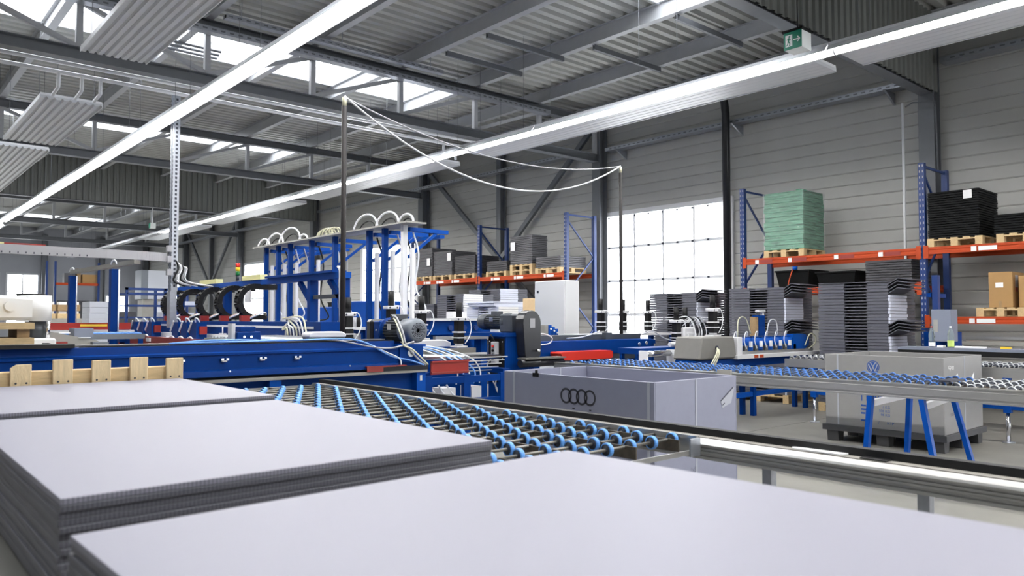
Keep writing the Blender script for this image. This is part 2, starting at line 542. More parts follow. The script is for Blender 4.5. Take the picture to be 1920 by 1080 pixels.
# --- ceiling: trapezoidal deck with ribs across the hall, openings for roof lights
SKX = (-3.4, 11.4)
SK = [(y + 1.15, y + 2.95) for y in COLS[:-1]]
def deck_patch(mb, x0, x1, y0, y1, pitch=0.28, dep=0.085, z=ZR):
    y = y0
    while y < y1 - 1e-6:
        p = min(pitch, y1 - y); f = p / pitch
        a, b, c, d = y, y + 0.13 * f, y + 0.165 * f, y + 0.245 * f
        e = y + p
        prof = [(a, z), (b, z), (c, z + dep), (d, z + dep), (e, z)]
        for i in range(4):
            (u0, z0), (u1, z1) = prof[i], prof[i + 1]
            mb.add([(x0, u0, z0), (x1, u0, z0), (x1, u1, z1), (x0, u1, z1)], [(0, 1, 2, 3)])
        y += pitch
mb = MB()
ys = YB
for (s0, s1) in SK:
    deck_patch(mb, XL, XR + 0.06, ys, s0)
    deck_patch(mb, XL, SKX[0], s0, s1)
    deck_patch(mb, SKX[1], XR + 0.06, s0, s1)
    ys = s1
deck_patch(mb, XL, XR + 0.06, ys, YE)
ceil = mb.build('ceiling', 'deck', label='grey trapezoidal metal roof deck of the hall', cat='ceiling', kind='structure')
MB().box(XL, XR + 0.2, YB, YE, ZR + 0.6, ZR + 0.65).build('roof_cover', 'deck', ceil)

# --- roof lights
k = 0
for (s0, s1) in SK:
    k += 1
    t = thing('skylight', 'bright frosted roof light strip between the purlins', 'skylight', ((SKX[0] + SKX[1]) / 2, (s0 + s1) / 2, ZR),
              'roof light strips across the hall', kind='structure')
    kb = MB()
    kb.box(SKX[0] - 0.05, SKX[1] + 0.05, s0 - 0.04, s0, ZR - 0.02, ZR + 0.42).box(SKX[0] - 0.05, SKX[1] + 0.05, s1, s1 + 0.04, ZR - 0.02, ZR + 0.42)
    kb.box(SKX[0] - 0.05, SKX[0], s0, s1, ZR - 0.02, ZR + 0.42).box(SKX[1], SKX[1] + 0.05, s0, s1, ZR - 0.02, ZR + 0.42)
    kb.build('kerb', 'white_paint', t)
    n = 7
    for i in range(n):
        a = SKX[0] + (SKX[1] - SKX[0]) * i / n; b = SKX[0] + (SKX[1] - SKX[0]) * (i + 1) / n
        MB().box(a + 0.02, b - 0.02, s0, s1, ZR + 0.38, ZR + 0.40).build('pane', 'skylight', t)
        if i: MB().box(a - 0.03, a + 0.03, s0, s1, ZR + 0.3, ZR + 0.42).build('glazing_bar', 'white_paint', t)

# --- purlins
for i, x in enumerate(POSTX):
    mb = MB()
    mb.box(x - 0.005, x + 0.005, YB, YE, ZR - 0.30, ZR - 0.012)
    mb.box(x - 0.07, x + 0.07, YB, YE, ZR - 0.312, ZR - 0.30).box(x - 0.07, x + 0.07, YB, YE, ZR - 0.012, ZR - 0.002)
    mb.build('purlin', 'steel_light', label='grey steel roof purlin running the length of the hall', cat='purlin', group='roof purlins', kind='structure')

# --- columns and trusses
def hbeam(mb, x, y, z0, z1, w=0.28, d=0.3):
    mb.box(x - d / 2, x - d / 2 + 0.018, y - w / 2, y + w / 2, z0, z1).box(x + d / 2 - 0.018, x + d / 2, y - w / 2, y + w / 2, z0, z1)
    mb.box(x - d / 2 + 0.018, x + d / 2 - 0.018, y - 0.008, y + 0.008, z0, z1)
for y in COLS:
    yy = y if y < YE - 1 else y - 0.25
    mb = MB(); hbeam(mb, 15.38, yy, 0, ZR - 0.33)
    mb.build('column', 'steel_paint', label='grey steel wall column carrying a roof truss', cat='column', group='wall columns', kind='structure')
for y in (18.2, 43.4):
    mb = MB(); hbeam(mb, 15.42, y, 0, 6.9, 0.2, 0.22)
    mb.build('column', 'steel_paint', label='slim grey wall column where two braces meet', cat='column', group='braced wall columns', kind='structure')
    for s in (-1, 1):
        MB().bar((15.36, y + s * 0.12, 3.4), (15.36, y + s * 4.0, 6.75), 0.1, 0.14).build('brace', 'steel_paint',
            label='diagonal steel brace rising to a wall column', cat='brace', group='wall braces', kind='structure')
        MB().bar((15.36, y + s * 0.12, 3.2), (15.36, y + s * 4.0, 0.1), 0.1, 0.14).build('brace', 'steel_paint',
            label='diagonal steel brace falling to the floor behind racking', cat='brace', group='lower wall braces', kind='structure')
for x in (3.0, 9.4, 12.7):
    mb = MB(); hbeam(mb, x, YE - 0.2, 0, 6.8)
    mb.build('column', 'steel_paint', label='grey column on the far end wall', cat='column', group='end wall columns', kind='structure')
ZC = 5.72
for y in COLS[:-1]:
    clad = abs(y - 5.6) < 0.1 or abs(y - 30.8) < 0.1
    t = thing('roof_truss', 'grey steel roof truss spanning the hall' + (' with ribbed sheet cladding' if clad else ''), 'truss', ((XL + XR) / 2, y, ZC),
              'clad roof trusses' if clad else 'open roof trusses', kind='structure')
    mb = MB(); x0, x1 = -5.6, 15.24
    mb.box(x0, x1, y - 0.11, y + 0.11, ZC, ZC + 0.014).box(x0, x1, y - 0.11, y + 0.11, ZC + 0.196, ZC + 0.21).box(x0, x1, y - 0.006, y + 0.006, ZC + 0.014, ZC + 0.196)
    mb.build('bottom_chord', 'steel_paint', t)
    mb = MB(); z = ZR - 0.52
    mb.box(x0, x1, y - 0.1, y + 0.1, z, z + 0.014).box(x0, x1, y - 0.1, y + 0.1, z + 0.186, z + 0.2).box(x0, x1, y - 0.006, y + 0.006, z + 0.014, z + 0.186)
    mb.build('top_chord', 'steel_paint', t)
    for x in POSTX:
        MB().box(x - 0.05, x + 0.05, y - 0.05, y + 0.05, ZC + 0.21, z).build('post', 'steel_light', t)
    for i in range(len(POSTX) - 1):
        a, b = POSTX[i], POSTX[i + 1]
        if a >= 4.7: MB().bar((a + 0.05, y, ZC + 0.24), (b - 0.05, y, z - 0.03), 0.08, 0.08).build('diagonal', 'steel_light', t)
        else: MB().bar((a + 0.05, y, z - 0.03), (b - 0.05, y, ZC + 0.24), 0.08, 0.08).build('diagonal', 'steel_light', t)
    if clad:
        mb = MB(); x = x0; yy = y - 0.125
        while x < x1 - 0.01:
            prof = [(x, yy), (x + 0.09, yy), (x + 0.11, yy - 0.035), (x + 0.18, yy - 0.035), (x + 0.2, yy)]
            for i in range(4):
                (u0, v0), (u1, v1) = prof[i], prof[i + 1]
                mb.add([(u0, v0, ZC + 0.03), (u1, v1, ZC + 0.03), (u1, v1, ZR), (u0, v0, ZR)], [(0, 1, 2, 3)])
            x += 0.2
        mb.build('ribbed_cladding', 'cladding', t)

# --- strip luminaires
def luminaire(x, y0, y1, z, lit, label, group):
    t = thing('strip_light', label, 'light', (x, (y0 + y1) / 2, z), group)
    hb = MB()
    hb.prism([(x - 0.15, z), (x - 0.14, z), (x - 0.06, z + 0.07), (x + 0.06, z + 0.07), (x + 0.14, z), (x + 0.15, z), (x + 0.07, z + 0.09), (x + 0.07, z + 0.13), (x - 0.07, z + 0.13), (x - 0.07, z + 0.09)], 'y', y0 + 0.01, y1 - 0.01)
    hb.build('housing', 'panel_white', t)
    for dx in (-0.045, 0.045):
        MB().cyl((x + dx, y0 + 0.05, z + 0.035), (x + dx, y1 - 0.05, z + 0.035), 0.02, 8).build('tube', 'tube_glow' if lit else 'tube_off', t)
    for yy in (y0 + 0.4, y1 - 0.4):
        MB().cyl((x, yy, z + 0.13), (x, yy, ZR - 0.004), 0.004, 4).build('suspension_wire', 'steel_paint', t)
for (x, name) in ((4.42, 'over the blue rail machine'), (10.25, 'beside the long radiant panel')):
    for k in range(14):
        y = 32.0 - 3.0 * k
        luminaire(x, y, y + 3.0, 5.2, True, ('lit white strip light %s, %s from the far end' % (name, nth(k + 1))), 'strip lights ' + name)
for i in range(6):
    luminaire(10.25, 35.1 + 3 * i, 38.1 + 3 * i, 5.2, False, 'unlit strip light beyond the lit row, %s after the last lit one' % nth(i + 1), 'unlit strip lights')
luminaire(4.42, 35.2, 37.0, 5.1, True, 'single lit strip light beyond the long row', None)

# --- radiant ceiling panels
def radiant(x0, x1, y0, y1, z, label, group=None, ribs=8, dep=0.03):
    t = thing('radiant_panel', label, 'heating panel', ((x0 + x1) / 2, (y0 + y1) / 2, z), group)
    mb = MB(); wdt = (x1 - x0) / ribs
    prof = []
    for i in range(ribs):
        a = x0 + i * wdt
        prof += [(a, z), (a + wdt * 0.55, z), (a + wdt * 0.62, z + dep * 0.6), (a + wdt * 0.78, z + dep), (a + wdt * 0.94, z + dep * 0.6)]
    prof.append((x1, z))
    pr2 = prof + [(x1, z + 0.05), (x0, z + 0.05)]
    mb.prism(pr2, 'y', y0, y1)
    mb.build('ribbed_face', 'panel_white', t)
    e = MB()
    e.box(x0 - 0.012, x0, y0, y1, z - 0.01, z + 0.06).box(x1, x1 + 0.012, y0, y1, z - 0.01, z + 0.06)
    e.build('edge', 'white_paint', t)
    for yy in (y0, y1 - 0.05):
        MB().box(x0, x1, yy, yy + 0.05, z + 0.05, z + 0.09).build('header_pipe', 'white_paint', t)
    n = max(2, int((y1 - y0) / 3))
    for i in range(n):
        yy = y0 + 0.4 + (y1 - y0 - 0.8) * i / (n - 1)
        for x in (x0 + 0.05, x1 - 0.05):
            MB().cyl((x, yy, z + 0.05), (x, yy, ZR - 0.004), 0.004, 4).build('suspension_wire', 'steel_paint', t)
for (a, b, l) in ((-10, 4.95, 'long white radiant panel passing the exit sign'), (5.35, 13.5, 'long white radiant panel above the wall racking'),
                  (14.7, 22.0, 'white radiant panel behind the second truss'), (22.9, 30.4, 'white radiant panel beside the third truss'),
                  (31.4, 38.5, 'white radiant panel beyond the ribbed cladding')):
    radiant(10.44, 11.14, a, b, 5.215, l, None, 5, 0.005)
radiant(2.42, 3.28, 1.0, 12.1, 5.3, 'ribbed grey radiant panel close under the first roof light')
radiant(2.42, 3.38, 15.1, 19.2, 5.3, 'ribbed radiant panel hanging from three white bent pipes')
radiant(2.42, 3.38, 19.9, 29.5, 5.3, 'shiny ribbed radiant panel beyond the bent pipes')

# --- heating pipes across the hall with drops to the panels
for (dy, z, l) in ((0.52, 5.80, 'upper white heating pipe along the second truss'), (0.62, 5.66, 'lower white heating pipe along the second truss')):
    y = 14.0 + dy
    MB().cyl((-5.5, y, z), (12.2, y, z), 0.035, 10).build('heating_pipe', 'white_paint', label=l, cat='pipe')
for i, x in enumerate((2.6, 2.95, 3.24)):
    MB().tube(bez([(x, 14.62, 5.66), (x, 14.62, 5.45), (x, 14.66, 5.40), (x, 15.08, 5.37)], 5), 0.03, 8).build('pipe_drop', 'white_paint',
        label='bent white pipe from heating pipe to ribbed panel, ' + ('first', 'middle', 'last')[i] + ' of three', cat='pipe', group='pipe drops')
for i, x in enumerate((10.6, 10.95)):
    MB().tube(bez([(x, 14.62, 5.62), (x, 14.62, 5.45), (x, 14.62, 5.37), (x, 14.62, 5.31)], 5), 0.03, 8).build('pipe_drop', 'white_paint',
        label='white pipe drop behind the sagging cables, ' + ('first', 'second')[i] + ' of two', cat='pipe', group='pipe drops')

# --- perforated cable trays, wall tray, downpipe, conduits
def cable_tray(p0, p1, w, h, label, along):
    t = thing('cable_tray', label, 'cable tray', ((p0[0] + p1[0]) / 2, (p0[1] + p1[1]) / 2, p0[2]))
    x0, y0, z = p0; x1, y1, _ = p1
    mb = MB()
    if along == 'y':
        mb.box(x0, x0 + w, y0, y1, z, z + 0.006).box(x0, x0 + 0.005, y0, y1, z + 0.006, z + h).box(x0 + w - 0.005, x0 + w, y0, y1, z + 0.006, z + h)
    else:
        mb.box(x0, x1, y0, y0 + w, z, z + 0.006).box(x0, x1, y0, y0 + 0.005, z + 0.006, z + h).box(x0, x1, y0 + w - 0.005, y0 + w, z + 0.006, z + h)
    mb.build('trough', 'galv', t)
    pf = MB(); L = (y1 - y0) if along == 'y' else (x1 - x0); n = int(L / 0.16)
    for i in range(n):
        q = 0.08 + i * 0.16
        if along == 'y': pf.box(x0 - 0.002, x0 + 0.001, y0 + q - 0.04, y0 + q + 0.04, z + h * 0.35, z + h * 0.65)
        else: pf.box(x0 + q - 0.04, x0 + q + 0.04, y0 - 0.002, y0 + 0.001, z + h * 0.35, z + h * 0.65)
    pf.build('slots', 'steel_paint', t, kind='stuff')
    cb = MB()
    if along == 'y': cb.tube([(x0 + w * .4, y0, z + 0.04), (x0 + w * .4, y1, z + 0.04)], 0.03)
    else: cb.tube([(x0, y0 + w * .4, z + 0.04), (x1, y0 + w * .4, z + 0.04)], 0.03)
    cb.build('cable', 'black', t)
    return t
t = cable_tray((15.26, 5.9, 5.98), (15.26, 13.7, 5.98), 0.26, 0.09, 'galvanised cable tray along the wall above the frosted door', 'y')
for y in (6.3, 9.7, 13.2):
    MB().prism([(15.08, 5.95), (15.56, 5.95), (15.56, 5.72)], 'y', y - 0.02, y + 0.02).build('bracket', 'galv', t)
t = cable_tray((15.1, 14.4, 6.02), (15.1, 30.0, 6.02), 0.3, 0.09, 'galvanised cable tray along the wall past the braces', 'y')
t = cable_tray((15.1, -3.0, 6.22), (15.1, 5.3, 6.22), 0.3, 0.1, 'dark cable tray along the wall above the black sheet stacks', 'y')
t = cable_tray((15.1, 31.5, 6.0), (15.1, 50.0, 6.0), 0.3, 0.09, 'far cable tray along the wall beyond the cladding', 'y')
cable_tray((-5.0, 13.66, 6.62), (13.2, 13.66, 6.62), 0.2, 0.1, 'perforated cable tray fixed along the top of the second truss', 'x')
t = cable_tray((4.9, 13.25, 6.78), (9.6, 13.25, 6.78), 0.14, 0.08, 'narrow perforated tray beside the long one on the second truss', 'x')
for x in (5.2, 7.2, 9.3):
    MB().cyl((x, 13.32, 6.86), (x, 13.32, ZR - 0.01), 0.008, 5).build('hanger', 'galv', t)
MB().tube(bez([(14.2, 9.85, 6.62), (14.8, 9.85, 6.6), (15.02, 9.85, 6.5), (15.10, 9.85, 6.2)], 6) + [Vector((15.10, 9.85, 0.05))], 0.09, 12).build('downpipe', 'black_shiny',
    label='black rainwater downpipe on the wall beside the frosted door', cat='pipe')
MB().cyl((15.05, 5.95, 0.02), (15.05, 5.95, 5.6), 0.025, 8).build('conduit', 'white_paint', label='thin white conduit beside the wall column near the racking', cat='pipe')
MB().tube([(15.2, 5.95, 5.55), (15.0, 5.75, 5.55), (15.0, 5.35, 5.5), (15.05, 5.35, 4.2)], 0.015, 6).build('conduit', 'steel_paint', label='bent grey conduit on the wall column', cat='pipe')
# channel bars under the purlins
for i, (x0, x1, y) in enumerate(((11.05, 13.15, 8.2), (9.05, 11.1, 11.1), (9.05, 11.1, 12.4), (11.05, 13.15, 10.2))):
    MB().box(x0, x1, y - 0.03, y + 0.03, ZR - 0.42, ZR - 0.40).box(x0, x1, y - 0.03, y - 0.022, ZR - 0.40, ZR - 0.32).box(x0, x1, y + 0.022, y + 0.03, ZR - 0.40, ZR - 0.32).build(
        'channel_bar', 'steel_paint', label='grey channel bar fixed under two purlins, %s of four' % nth(i + 1), cat='bar', group='channel bars under the purlins')
# sprinkler-like pipework by the first roof light
t = thing('pipe_rack', 'dark pipework hanging under the roof light beside the ribbed panel', 'pipework', (4.0, 15.6, 6.9))
for dy in (0, 0.12, 0.24):
    MB().cyl((3.6, 15.4 + dy, 6.9 - dy * 0.3), (5.6, 15.4 + dy, 6.9 - dy * 0.3), 0.03, 8).build('pipe', 'steel_paint', t)
for x in (3.7, 4.55, 5.4):
    MB().cyl((x, 15.5, 6.8), (x, 15.5, ZR - 0.01), 0.012, 5).build('hanger', 'steel_paint', t)

# --- exit sign
t = thing('exit_sign', 'green and white exit sign cube hanging before the ribbed cladding', 'sign', (9.73, 5.2, 5.15))
MB().box(9.6, 9.86, 5.07, 5.33, 5.16, 5.40).build('box', 'sign_white', t, bevel=0.006)
MB().box(9.595, 9.6, 5.07, 5.33, 5.16, 5.40).build('face', 'sign_green', t)
MB().box(9.58, 9.88, 5.05, 5.35, 5.40, 5.43).build('top_cap', 'black', t)
MB().cyl((9.73, 5.2, 5.43), (9.73, 5.2, ZR - 0.003), 0.008, 6).build('hanger', 'black', t)
xg = 9.5945
pg = MB()
pg.box(xg - .0005, xg, 5.205, 5.305, 5.20, 5.36)
pg.build('pictogram_panel', 'sign_white', t)
rn = MB()
rn.cyl((xg - 0.002, 5.247, 5.335), (xg, 5.247, 5.335), 0.013, 10)
rn.bar((xg - .001, 5.252, 5.32), (xg - .001, 5.262, 5.265), 0.022, 0.002, (1, 0, 0))
rn.bar((xg - .001, 5.262, 5.27), (xg - .001, 5.238, 5.24), 0.013, 0.002, (1, 0, 0)); rn.bar((xg - .001, 5.238, 5.24), (xg - .001, 5.248, 5.21), 0.012, 0.002, (1, 0, 0))
rn.bar((xg - .001, 5.264, 5.27), (xg - .001, 5.272, 5.23), 0.013, 0.002, (1, 0, 0)); rn.bar((xg - .001, 5.272, 5.23), (xg - .001, 5.298, 5.215), 0.011, 0.002, (1, 0, 0))
rn.bar((xg - .001, 5.254, 5.312), (xg - .001, 5.23, 5.29), 0.01, 0.002, (1, 0, 0)); rn.bar((xg - .001, 5.256, 5.31), (xg - .001, 5.285, 5.295), 0.01, 0.002, (1, 0, 0))
rn.build('running_figure', 'sign_green', t)
ar = MB()
ar.bar((xg - .001, 5.19, 5.28), (xg - .001, 5.10, 5.28), 0.016, 0.002, (1, 0, 0))
ar.bar((xg - .001, 5.095, 5.28), (xg - .001, 5.13, 5.315), 0.016, 0.002, (1, 0, 0)); ar.bar((xg - .001, 5.095, 5.28), (xg - .001, 5.13, 5.245), 0.016, 0.002, (1, 0, 0))
ar.build('arrow', 'sign_white', t)
t = thing('exit_sign', 'small distant exit sign box hanging over the cable column', 'sign', (8.9, 31.5, 5.0))
MB().box(8.8, 9.0, 31.4, 31.6, 5.0, 5.2).build('box', 'sign_white', t)
MB().box(8.795, 8.8, 31.4, 31.6, 5.0, 5.2).build('face', 'sign_green', t)
MB().cyl((8.9, 31.5, 5.2), (8.9, 31.5, ZR - 0.003), 0.02, 6).build('hanger', 'panel_white', t)

# ================================================================== FOREGROUND SHEETS
def sheet_stack(x0, x1, y0, y1, ztop, n, th, matn, label_top, label, group, rz=0.0, jit=0.004, name='plastic_sheet', lower=None, gap=0.0012):
    cx, cy = (x0 + x1) / 2, (y0 + y1) / 2
    mb = MB().box(-(x1 - x0) / 2, (x1 - x0) / 2, -(y1 - y0) / 2, (y1 - y0) / 2, 0, th - gap)
    me = mb.mesh(name, matn, bevel=min(0.0012, th * 0.15))
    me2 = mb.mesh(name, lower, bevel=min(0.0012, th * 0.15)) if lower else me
    for i in range(n):
        o = bpy.data.objects.new(name, me if i == 0 else me2)
        C.objects.link(o)
        o.location = (cx + (random.uniform(-jit, jit) if i else 0), cy + (random.uniform(-jit, jit) if i else 0), ztop - th * (i + 1))
        o.rotation_euler = (0, 0, rz + (random.uniform(-jit, jit) * 0.3 if i else 0))
        tag(o, label_top if (i == 0 and label_top) else '%s, %s from the top' % (label, nth(i + 1)), 'sheet', group)
    return ztop - th * n

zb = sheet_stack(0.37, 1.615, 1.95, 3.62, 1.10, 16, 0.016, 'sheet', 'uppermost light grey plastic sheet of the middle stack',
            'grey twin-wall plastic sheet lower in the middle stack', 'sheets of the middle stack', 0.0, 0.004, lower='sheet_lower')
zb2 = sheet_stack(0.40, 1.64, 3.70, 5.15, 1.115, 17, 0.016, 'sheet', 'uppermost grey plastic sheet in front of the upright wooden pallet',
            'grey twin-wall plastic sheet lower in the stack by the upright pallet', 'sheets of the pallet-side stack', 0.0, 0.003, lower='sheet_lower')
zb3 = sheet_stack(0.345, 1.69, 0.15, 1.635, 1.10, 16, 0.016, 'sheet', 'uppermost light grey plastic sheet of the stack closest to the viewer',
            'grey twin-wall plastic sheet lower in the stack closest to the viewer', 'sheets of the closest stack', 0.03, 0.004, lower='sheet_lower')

def pallet(x, y, z, lx=1.2, ly=0.8, label='wooden pallet', group=None, rz=0.0, h=0.144, matn='wood'):
    """flat wooden pallet with deck boards, stringers and blocks; base centre at x,y,z"""
    t = thing('pallet', label, 'pallet', (x, y, z), group)
    s = h / 0.144
    for i in range(5):
        b = -ly / 2 + (ly - 0.11) * i / 4
        MB().box(x - lx / 2, x + lx / 2, y + b, y + b + 0.11, z + 0.122 * s, z + h).build('deck_board', matn, t)
    for i in range(3):
        a = -lx / 2 + (lx - 0.13) * i / 2
        MB().box(x + a, x + a + 0.13, y - ly / 2, y + ly / 2, z + 0.1 * s, z + 0.122 * s).build('stringer_board', matn, t)
        for j in range(3):
            b = -ly / 2 + (ly - 0.11) * j / 2
            MB().box(x + a, x + a + 0.13, y + b, y + b + 0.11, z + 0.022 * s, z + 0.1 * s).build('block', matn, t)
    for j in range(3):
        b = -ly / 2 + (ly - 0.11) * j / 2
        MB().box(x - lx / 2, x + lx / 2, y + b, y + b + 0.11, z, z + 0.022 * s).build('base_board', matn, t)
    t.rotation_euler = (0, 0, rz)
    return t

# low table carrying the sheet stacks
t = thing('roller_table', 'low steel table under the light grey sheet stacks', 'table', (1.0, 2.6, 0))
ztab = min(zb, zb2, zb3) - 0.002
MB().box(0.3, 1.75, 0.1, 5.2, ztab - 0.05, ztab).build('table_top', 'alu_dark', t)
for x in (0.4, 1.65):
    for y in (0.3, 2.6, 5.0):
        MB().box(x - 0.03, x + 0.03, y - 0.03, y + 0.03, 0, ztab - 0.05).build('leg', 'blue', t)

# --- pallet standing on its edge behind the stacks: upright boards in front of a lying beam
t = thing('upright_pallet', 'pale wooden pallet standing on edge behind the sheet stacks', 'pallet', (1.0, 5.25, 0.82))
for i, x in enumerate((0.77, 0.983, 1.19, 1.405, 1.62)):
    zt = 1.243 + (0.012 if i % 2 else 0.0) - (0.01 if i == 0 else 0)
    mb = MB()
    w_ = 0.105
    if i == 0:
        mb.prism([(x - w_ / 2, 0.86), (x + w_ / 2, 0.86), (x + w_ / 2, zt), (x - w_ / 2 + 0.03, zt), (x - w_ / 2, zt - 0.02)], 'y', 5.19, 5.212)
    else:
        mb.box(x - w_ / 2, x + w_ / 2, 5.19, 5.212, 0.86, zt)
    b = mb.build('upright_board', 'wood_up', t, bevel=0.003)
    for dx in (-0.025, 0.028):
        MB().cyl((x + dx, 5.1885, 1.125), (x + dx, 5.1905, 1.125), 0.006, 8).build('nail', 'hub', b)
MB().box(-0.9, 1.66, 5.213, 5.30, 1.08, 1.19).build('beam', 'wood', t, bevel=0.004)
MB().box(-0.9, 1.66, 5.213, 5.30, 0.80, 0.90).build('beam', 'wood', t, bevel=0.004)

# ================================================================== WHEEL CONVEYOR with light blue wheels
def wheel_mesh(name, r, w, tread, hub='hub', n=14):
    mb = MB()
    mb.cur = 0
    mb.lathe([(r * 0.80, -w / 2), (r * 0.95, -w / 2), (r, -w * 0.35), (r, w * 0.35), (r * 0.95, w / 2), (r * 0.80, w / 2)], (0, 0, 0), 'x', n)
    mb.cur = 1
    mb.lathe([(0.004, -w * 0.55), (r * 0.3, -w * 0.55), (r * 0.34, -w * 0.45), (r * 0.81, -w * 0.45), (r * 0.81, w * 0.45), (r * 0.3, w * 0.5), (0.004, w * 0.45)], (0, 0, 0), 'x', n)
    me = mb.mesh(name, [tread, hub])
    return me

t = thing('wheel_conveyor', 'conveyor with light blue wheels beside the sheet stacks', 'conveyor', (2.75, 4.8, 0))
WZ = 0.845
wm = wheel_mesh('wheel', 0.036, 0.026, 'wheel_blue')
y = 2.575; j = 0
axm = MB().cyl((2.12, 0, 0), (3.47, 0, 0), 0.008, 8).mesh('axle', 'alu_dark')
while y < 6.85:
    inst(axm, 'axle', t, (0, y, WZ))
    for i in range(8):
        x = 3.40 - 0.0875 * (j % 2) - 0.175 * i
        if x > 2.13: inst(wm, 'wheel', t, (x, y, WZ))
    y += 0.172; j += 1
for i, x in enumerate((2.115, 2.31, 2.66, 3.01, 3.36)):
    MB().box(x - 0.004, x + 0.004, 2.50, 6.92, 0.79, 0.852).build('wheel_rail', 'plate_brown', t)
MB().box(3.464, 3.475, 2.46, 6.95, 0.78, 0.868).build('side_rail', 'alu', t)
MB().box(2.1, 3.475, 2.455, 2.465, 0.775, 0.80).build('end_bar', 'alu', t)
MB().box(3.39, 3.475, 2.445, 2.455, 0.765, 0.86).build('end_plate', 'galv', t)
MB().box(2.1, 3.475, 6.95, 6.96, 0.775, 0.85).build('end_bar', 'alu', t)
for (x, y) in ((2.2, 2.7), (2.2, 6.6), (3.3, 4.6), (2.2, 4.6), (3.3, 6.7)):
    MB().box(x - 0.025, x + 0.025, y - 0.025, y + 0.025, 0.0, 0.79).build('leg', 'blue', t)

# --- aluminium guide rail with black lip
t = thing('guide_rail', 'long ribbed aluminium guide rail with black rubber lip', 'rail', (3.58, 3.5, 0))
Y0, Y1 = -1.6, 7.08
pr = [(3.50, 0.70), (3.64, 0.70), (3.64, 0.862), (3.535, 0.862), (3.52, 0.85), (3.50, 0.835), (3.492, 0.82), (3.50, 0.805), (3.512, 0.80), (3.512, 0.792), (3.50, 0.788),
      (3.50, 0.775), (3.508, 0.772), (3.508, 0.766), (3.50, 0.763), (3.50, 0.75), (3.514, 0.744), (3.514, 0.728), (3.50, 0.722)]
pr = [(u, 0.742 + (v - 0.70) * 0.108 / 0.162) for u, v in pr]
MB().prism(pr, 'y', Y0, Y1).build('profile', 'alu', t)
MB().box(3.60, 3.655, Y0, Y1, 0.851, 0.891).build('rubber_lip', 'black_rubber', t)
MB().box(3.535, 3.598, Y0, 1.75, 0.8505, 0.854).build('wear_strip', 'wear_strip', t)
MB().box(3.535, 3.598, 1.8, Y1, 0.8505, 0.854).build('wear_strip', 'wear_strip', t)
MB().box(3.54, 3.6, 1.5, 1.62, 0.854, 0.86).build('clip', 'black', t)
for y in (0.6, 1.35, 2.1, 4.5, 6.6):
    g = MB().box(3.55, 3.60, y - 0.025, y + 0.025, 0.008, 0.742).build('leg', 'galv', t)
    MB().box(3.51, 3.64, y - 0.05, y + 0.05, 0.0, 0.008).build('foot_plate', 'galv', g)
t = MB().prism(bez([(3.545, 1.72), (3.6, 1.7), (3.6, 1.84), (3.585, 1.96), (3.55, 1.95), (3.54, 1.84), (3.545, 1.72)], 3)[:-1], 'z', 0.8545, 0.861).build('paper_scrap', 'paper', label='white paper scrap lying on the guide rail', cat='paper')

# ================================================================== FOLDING CONTAINERS
def ring(mb, c, r0, r1, x, n=28):
    vs = []
    for i in range(n):
        a = 2 * PI * i / n
        vs.append((x, c[0] + r0 * math.cos(a), c[1] + r0 * math.sin(a)))
        vs.append((x, c[0] + r1 * math.cos(a), c[1] + r1 * math.sin(a)))
    mb.add(vs, [(2 * i, 2 * i + 1, (2 * i + 3) % (2 * n), (2 * i + 2) % (2 * n)) for i in range(n)])

def container(x0, x1, y0, y1, z0, z1, matn, label, cat='container', lean=0.0):
    t = thing('folding_container', label, cat, ((x0 + x1) / 2, (y0 + y1) / 2, 0))
    th = 0.014
    MB().box(x0, x0 + th, y0, y1, z0, z1).build('side_wall', matn, t, bevel=0.003)
    MB().box(x1 - th, x1, y0, y1, z0, z1).build('side_wall', matn, t, bevel=0.003)
    MB().box(x0 + th, x1 - th, y0, y0 + th, z0, z1).build('end_wall', matn, t, bevel=0.003)
    MB().box(x0 + th, x1 - th, y1 - th, y1, z0, z1).build('end_wall', matn, t, bevel=0.003)
    MB().box(x0 + th, x1 - th, y0 + th, y1 - th, z0, z0 + 0.02).build('bottom', matn, t)
    return t
A = dict(x0=4.29, x1=5.32, y0=3.40, y1=5.02)
t = container(A['x0'], A['x1'], A['y0'], A['y1'], 0.16, 1.05, 'box_grey', 'grey folding container printed with four linked rings')
x = A['x0'] - 0.0008
for y in (A['y1'] - 0.13, A['y0'] + 0.05):
    MB().box(x - 0.002, x + 0.001, y - 0.012, y + 0.012, 0.16, 1.05).build('hinge_seam', 'seam', t)
for xx in (4.78,):
    MB().box(xx - 0.008, xx + 0.008, A['y0'] - 0.003, A['y0'] + 0.001, 0.16, 1.05).build('hinge_seam', 'seam', t)
MB().box(4.95, 4.965, A['y1'] - 0.017, A['y1'] - 0.0135, 0.2, 1.05).build('hinge_seam', 'seam', t)
em = MB()
cy0 = 4.27
for i in range(4):
    ring(em, (cy0 - 0.085 * i, 0.893), 0.046, 0.062, x - 0.0012)
em.build('ring_emblem', 'emblem_black', t)
MB().box(x - 0.002, x, 4.175, 4.2, 0.795, 0.805).build('print_mark', 'emblem_black', t)
MB().box(x - 0.002, x, 4.0, 4.02, 0.795, 0.805).build('print_mark', 'emblem_black', t)
MB().cyl((4.297, 4.62, 1.05), (4.297, 4.62, 1.075), 0.012, 8).build('latch_knob', 'black', t)
MB().box(4.285, 4.31, 4.585, 4.655, 1.02, 1.052).build('latch', 'black', t)
MB().prism([(5.10, 0.86), (5.27, 0.965), (5.285, 0.955), (5.24, 0.84), (5.12, 0.81)], 'y', A['y0'] - 0.003, A['y0'] - 0.0005).build('torn_sticker', 'seam', t)
MB().bar((5.10, A['y0'] - 0.004, 0.865), (5.27, A['y0'] - 0.004, 0.962), 0.003, 0.008).build('tear_mark', 'print_dark', t)
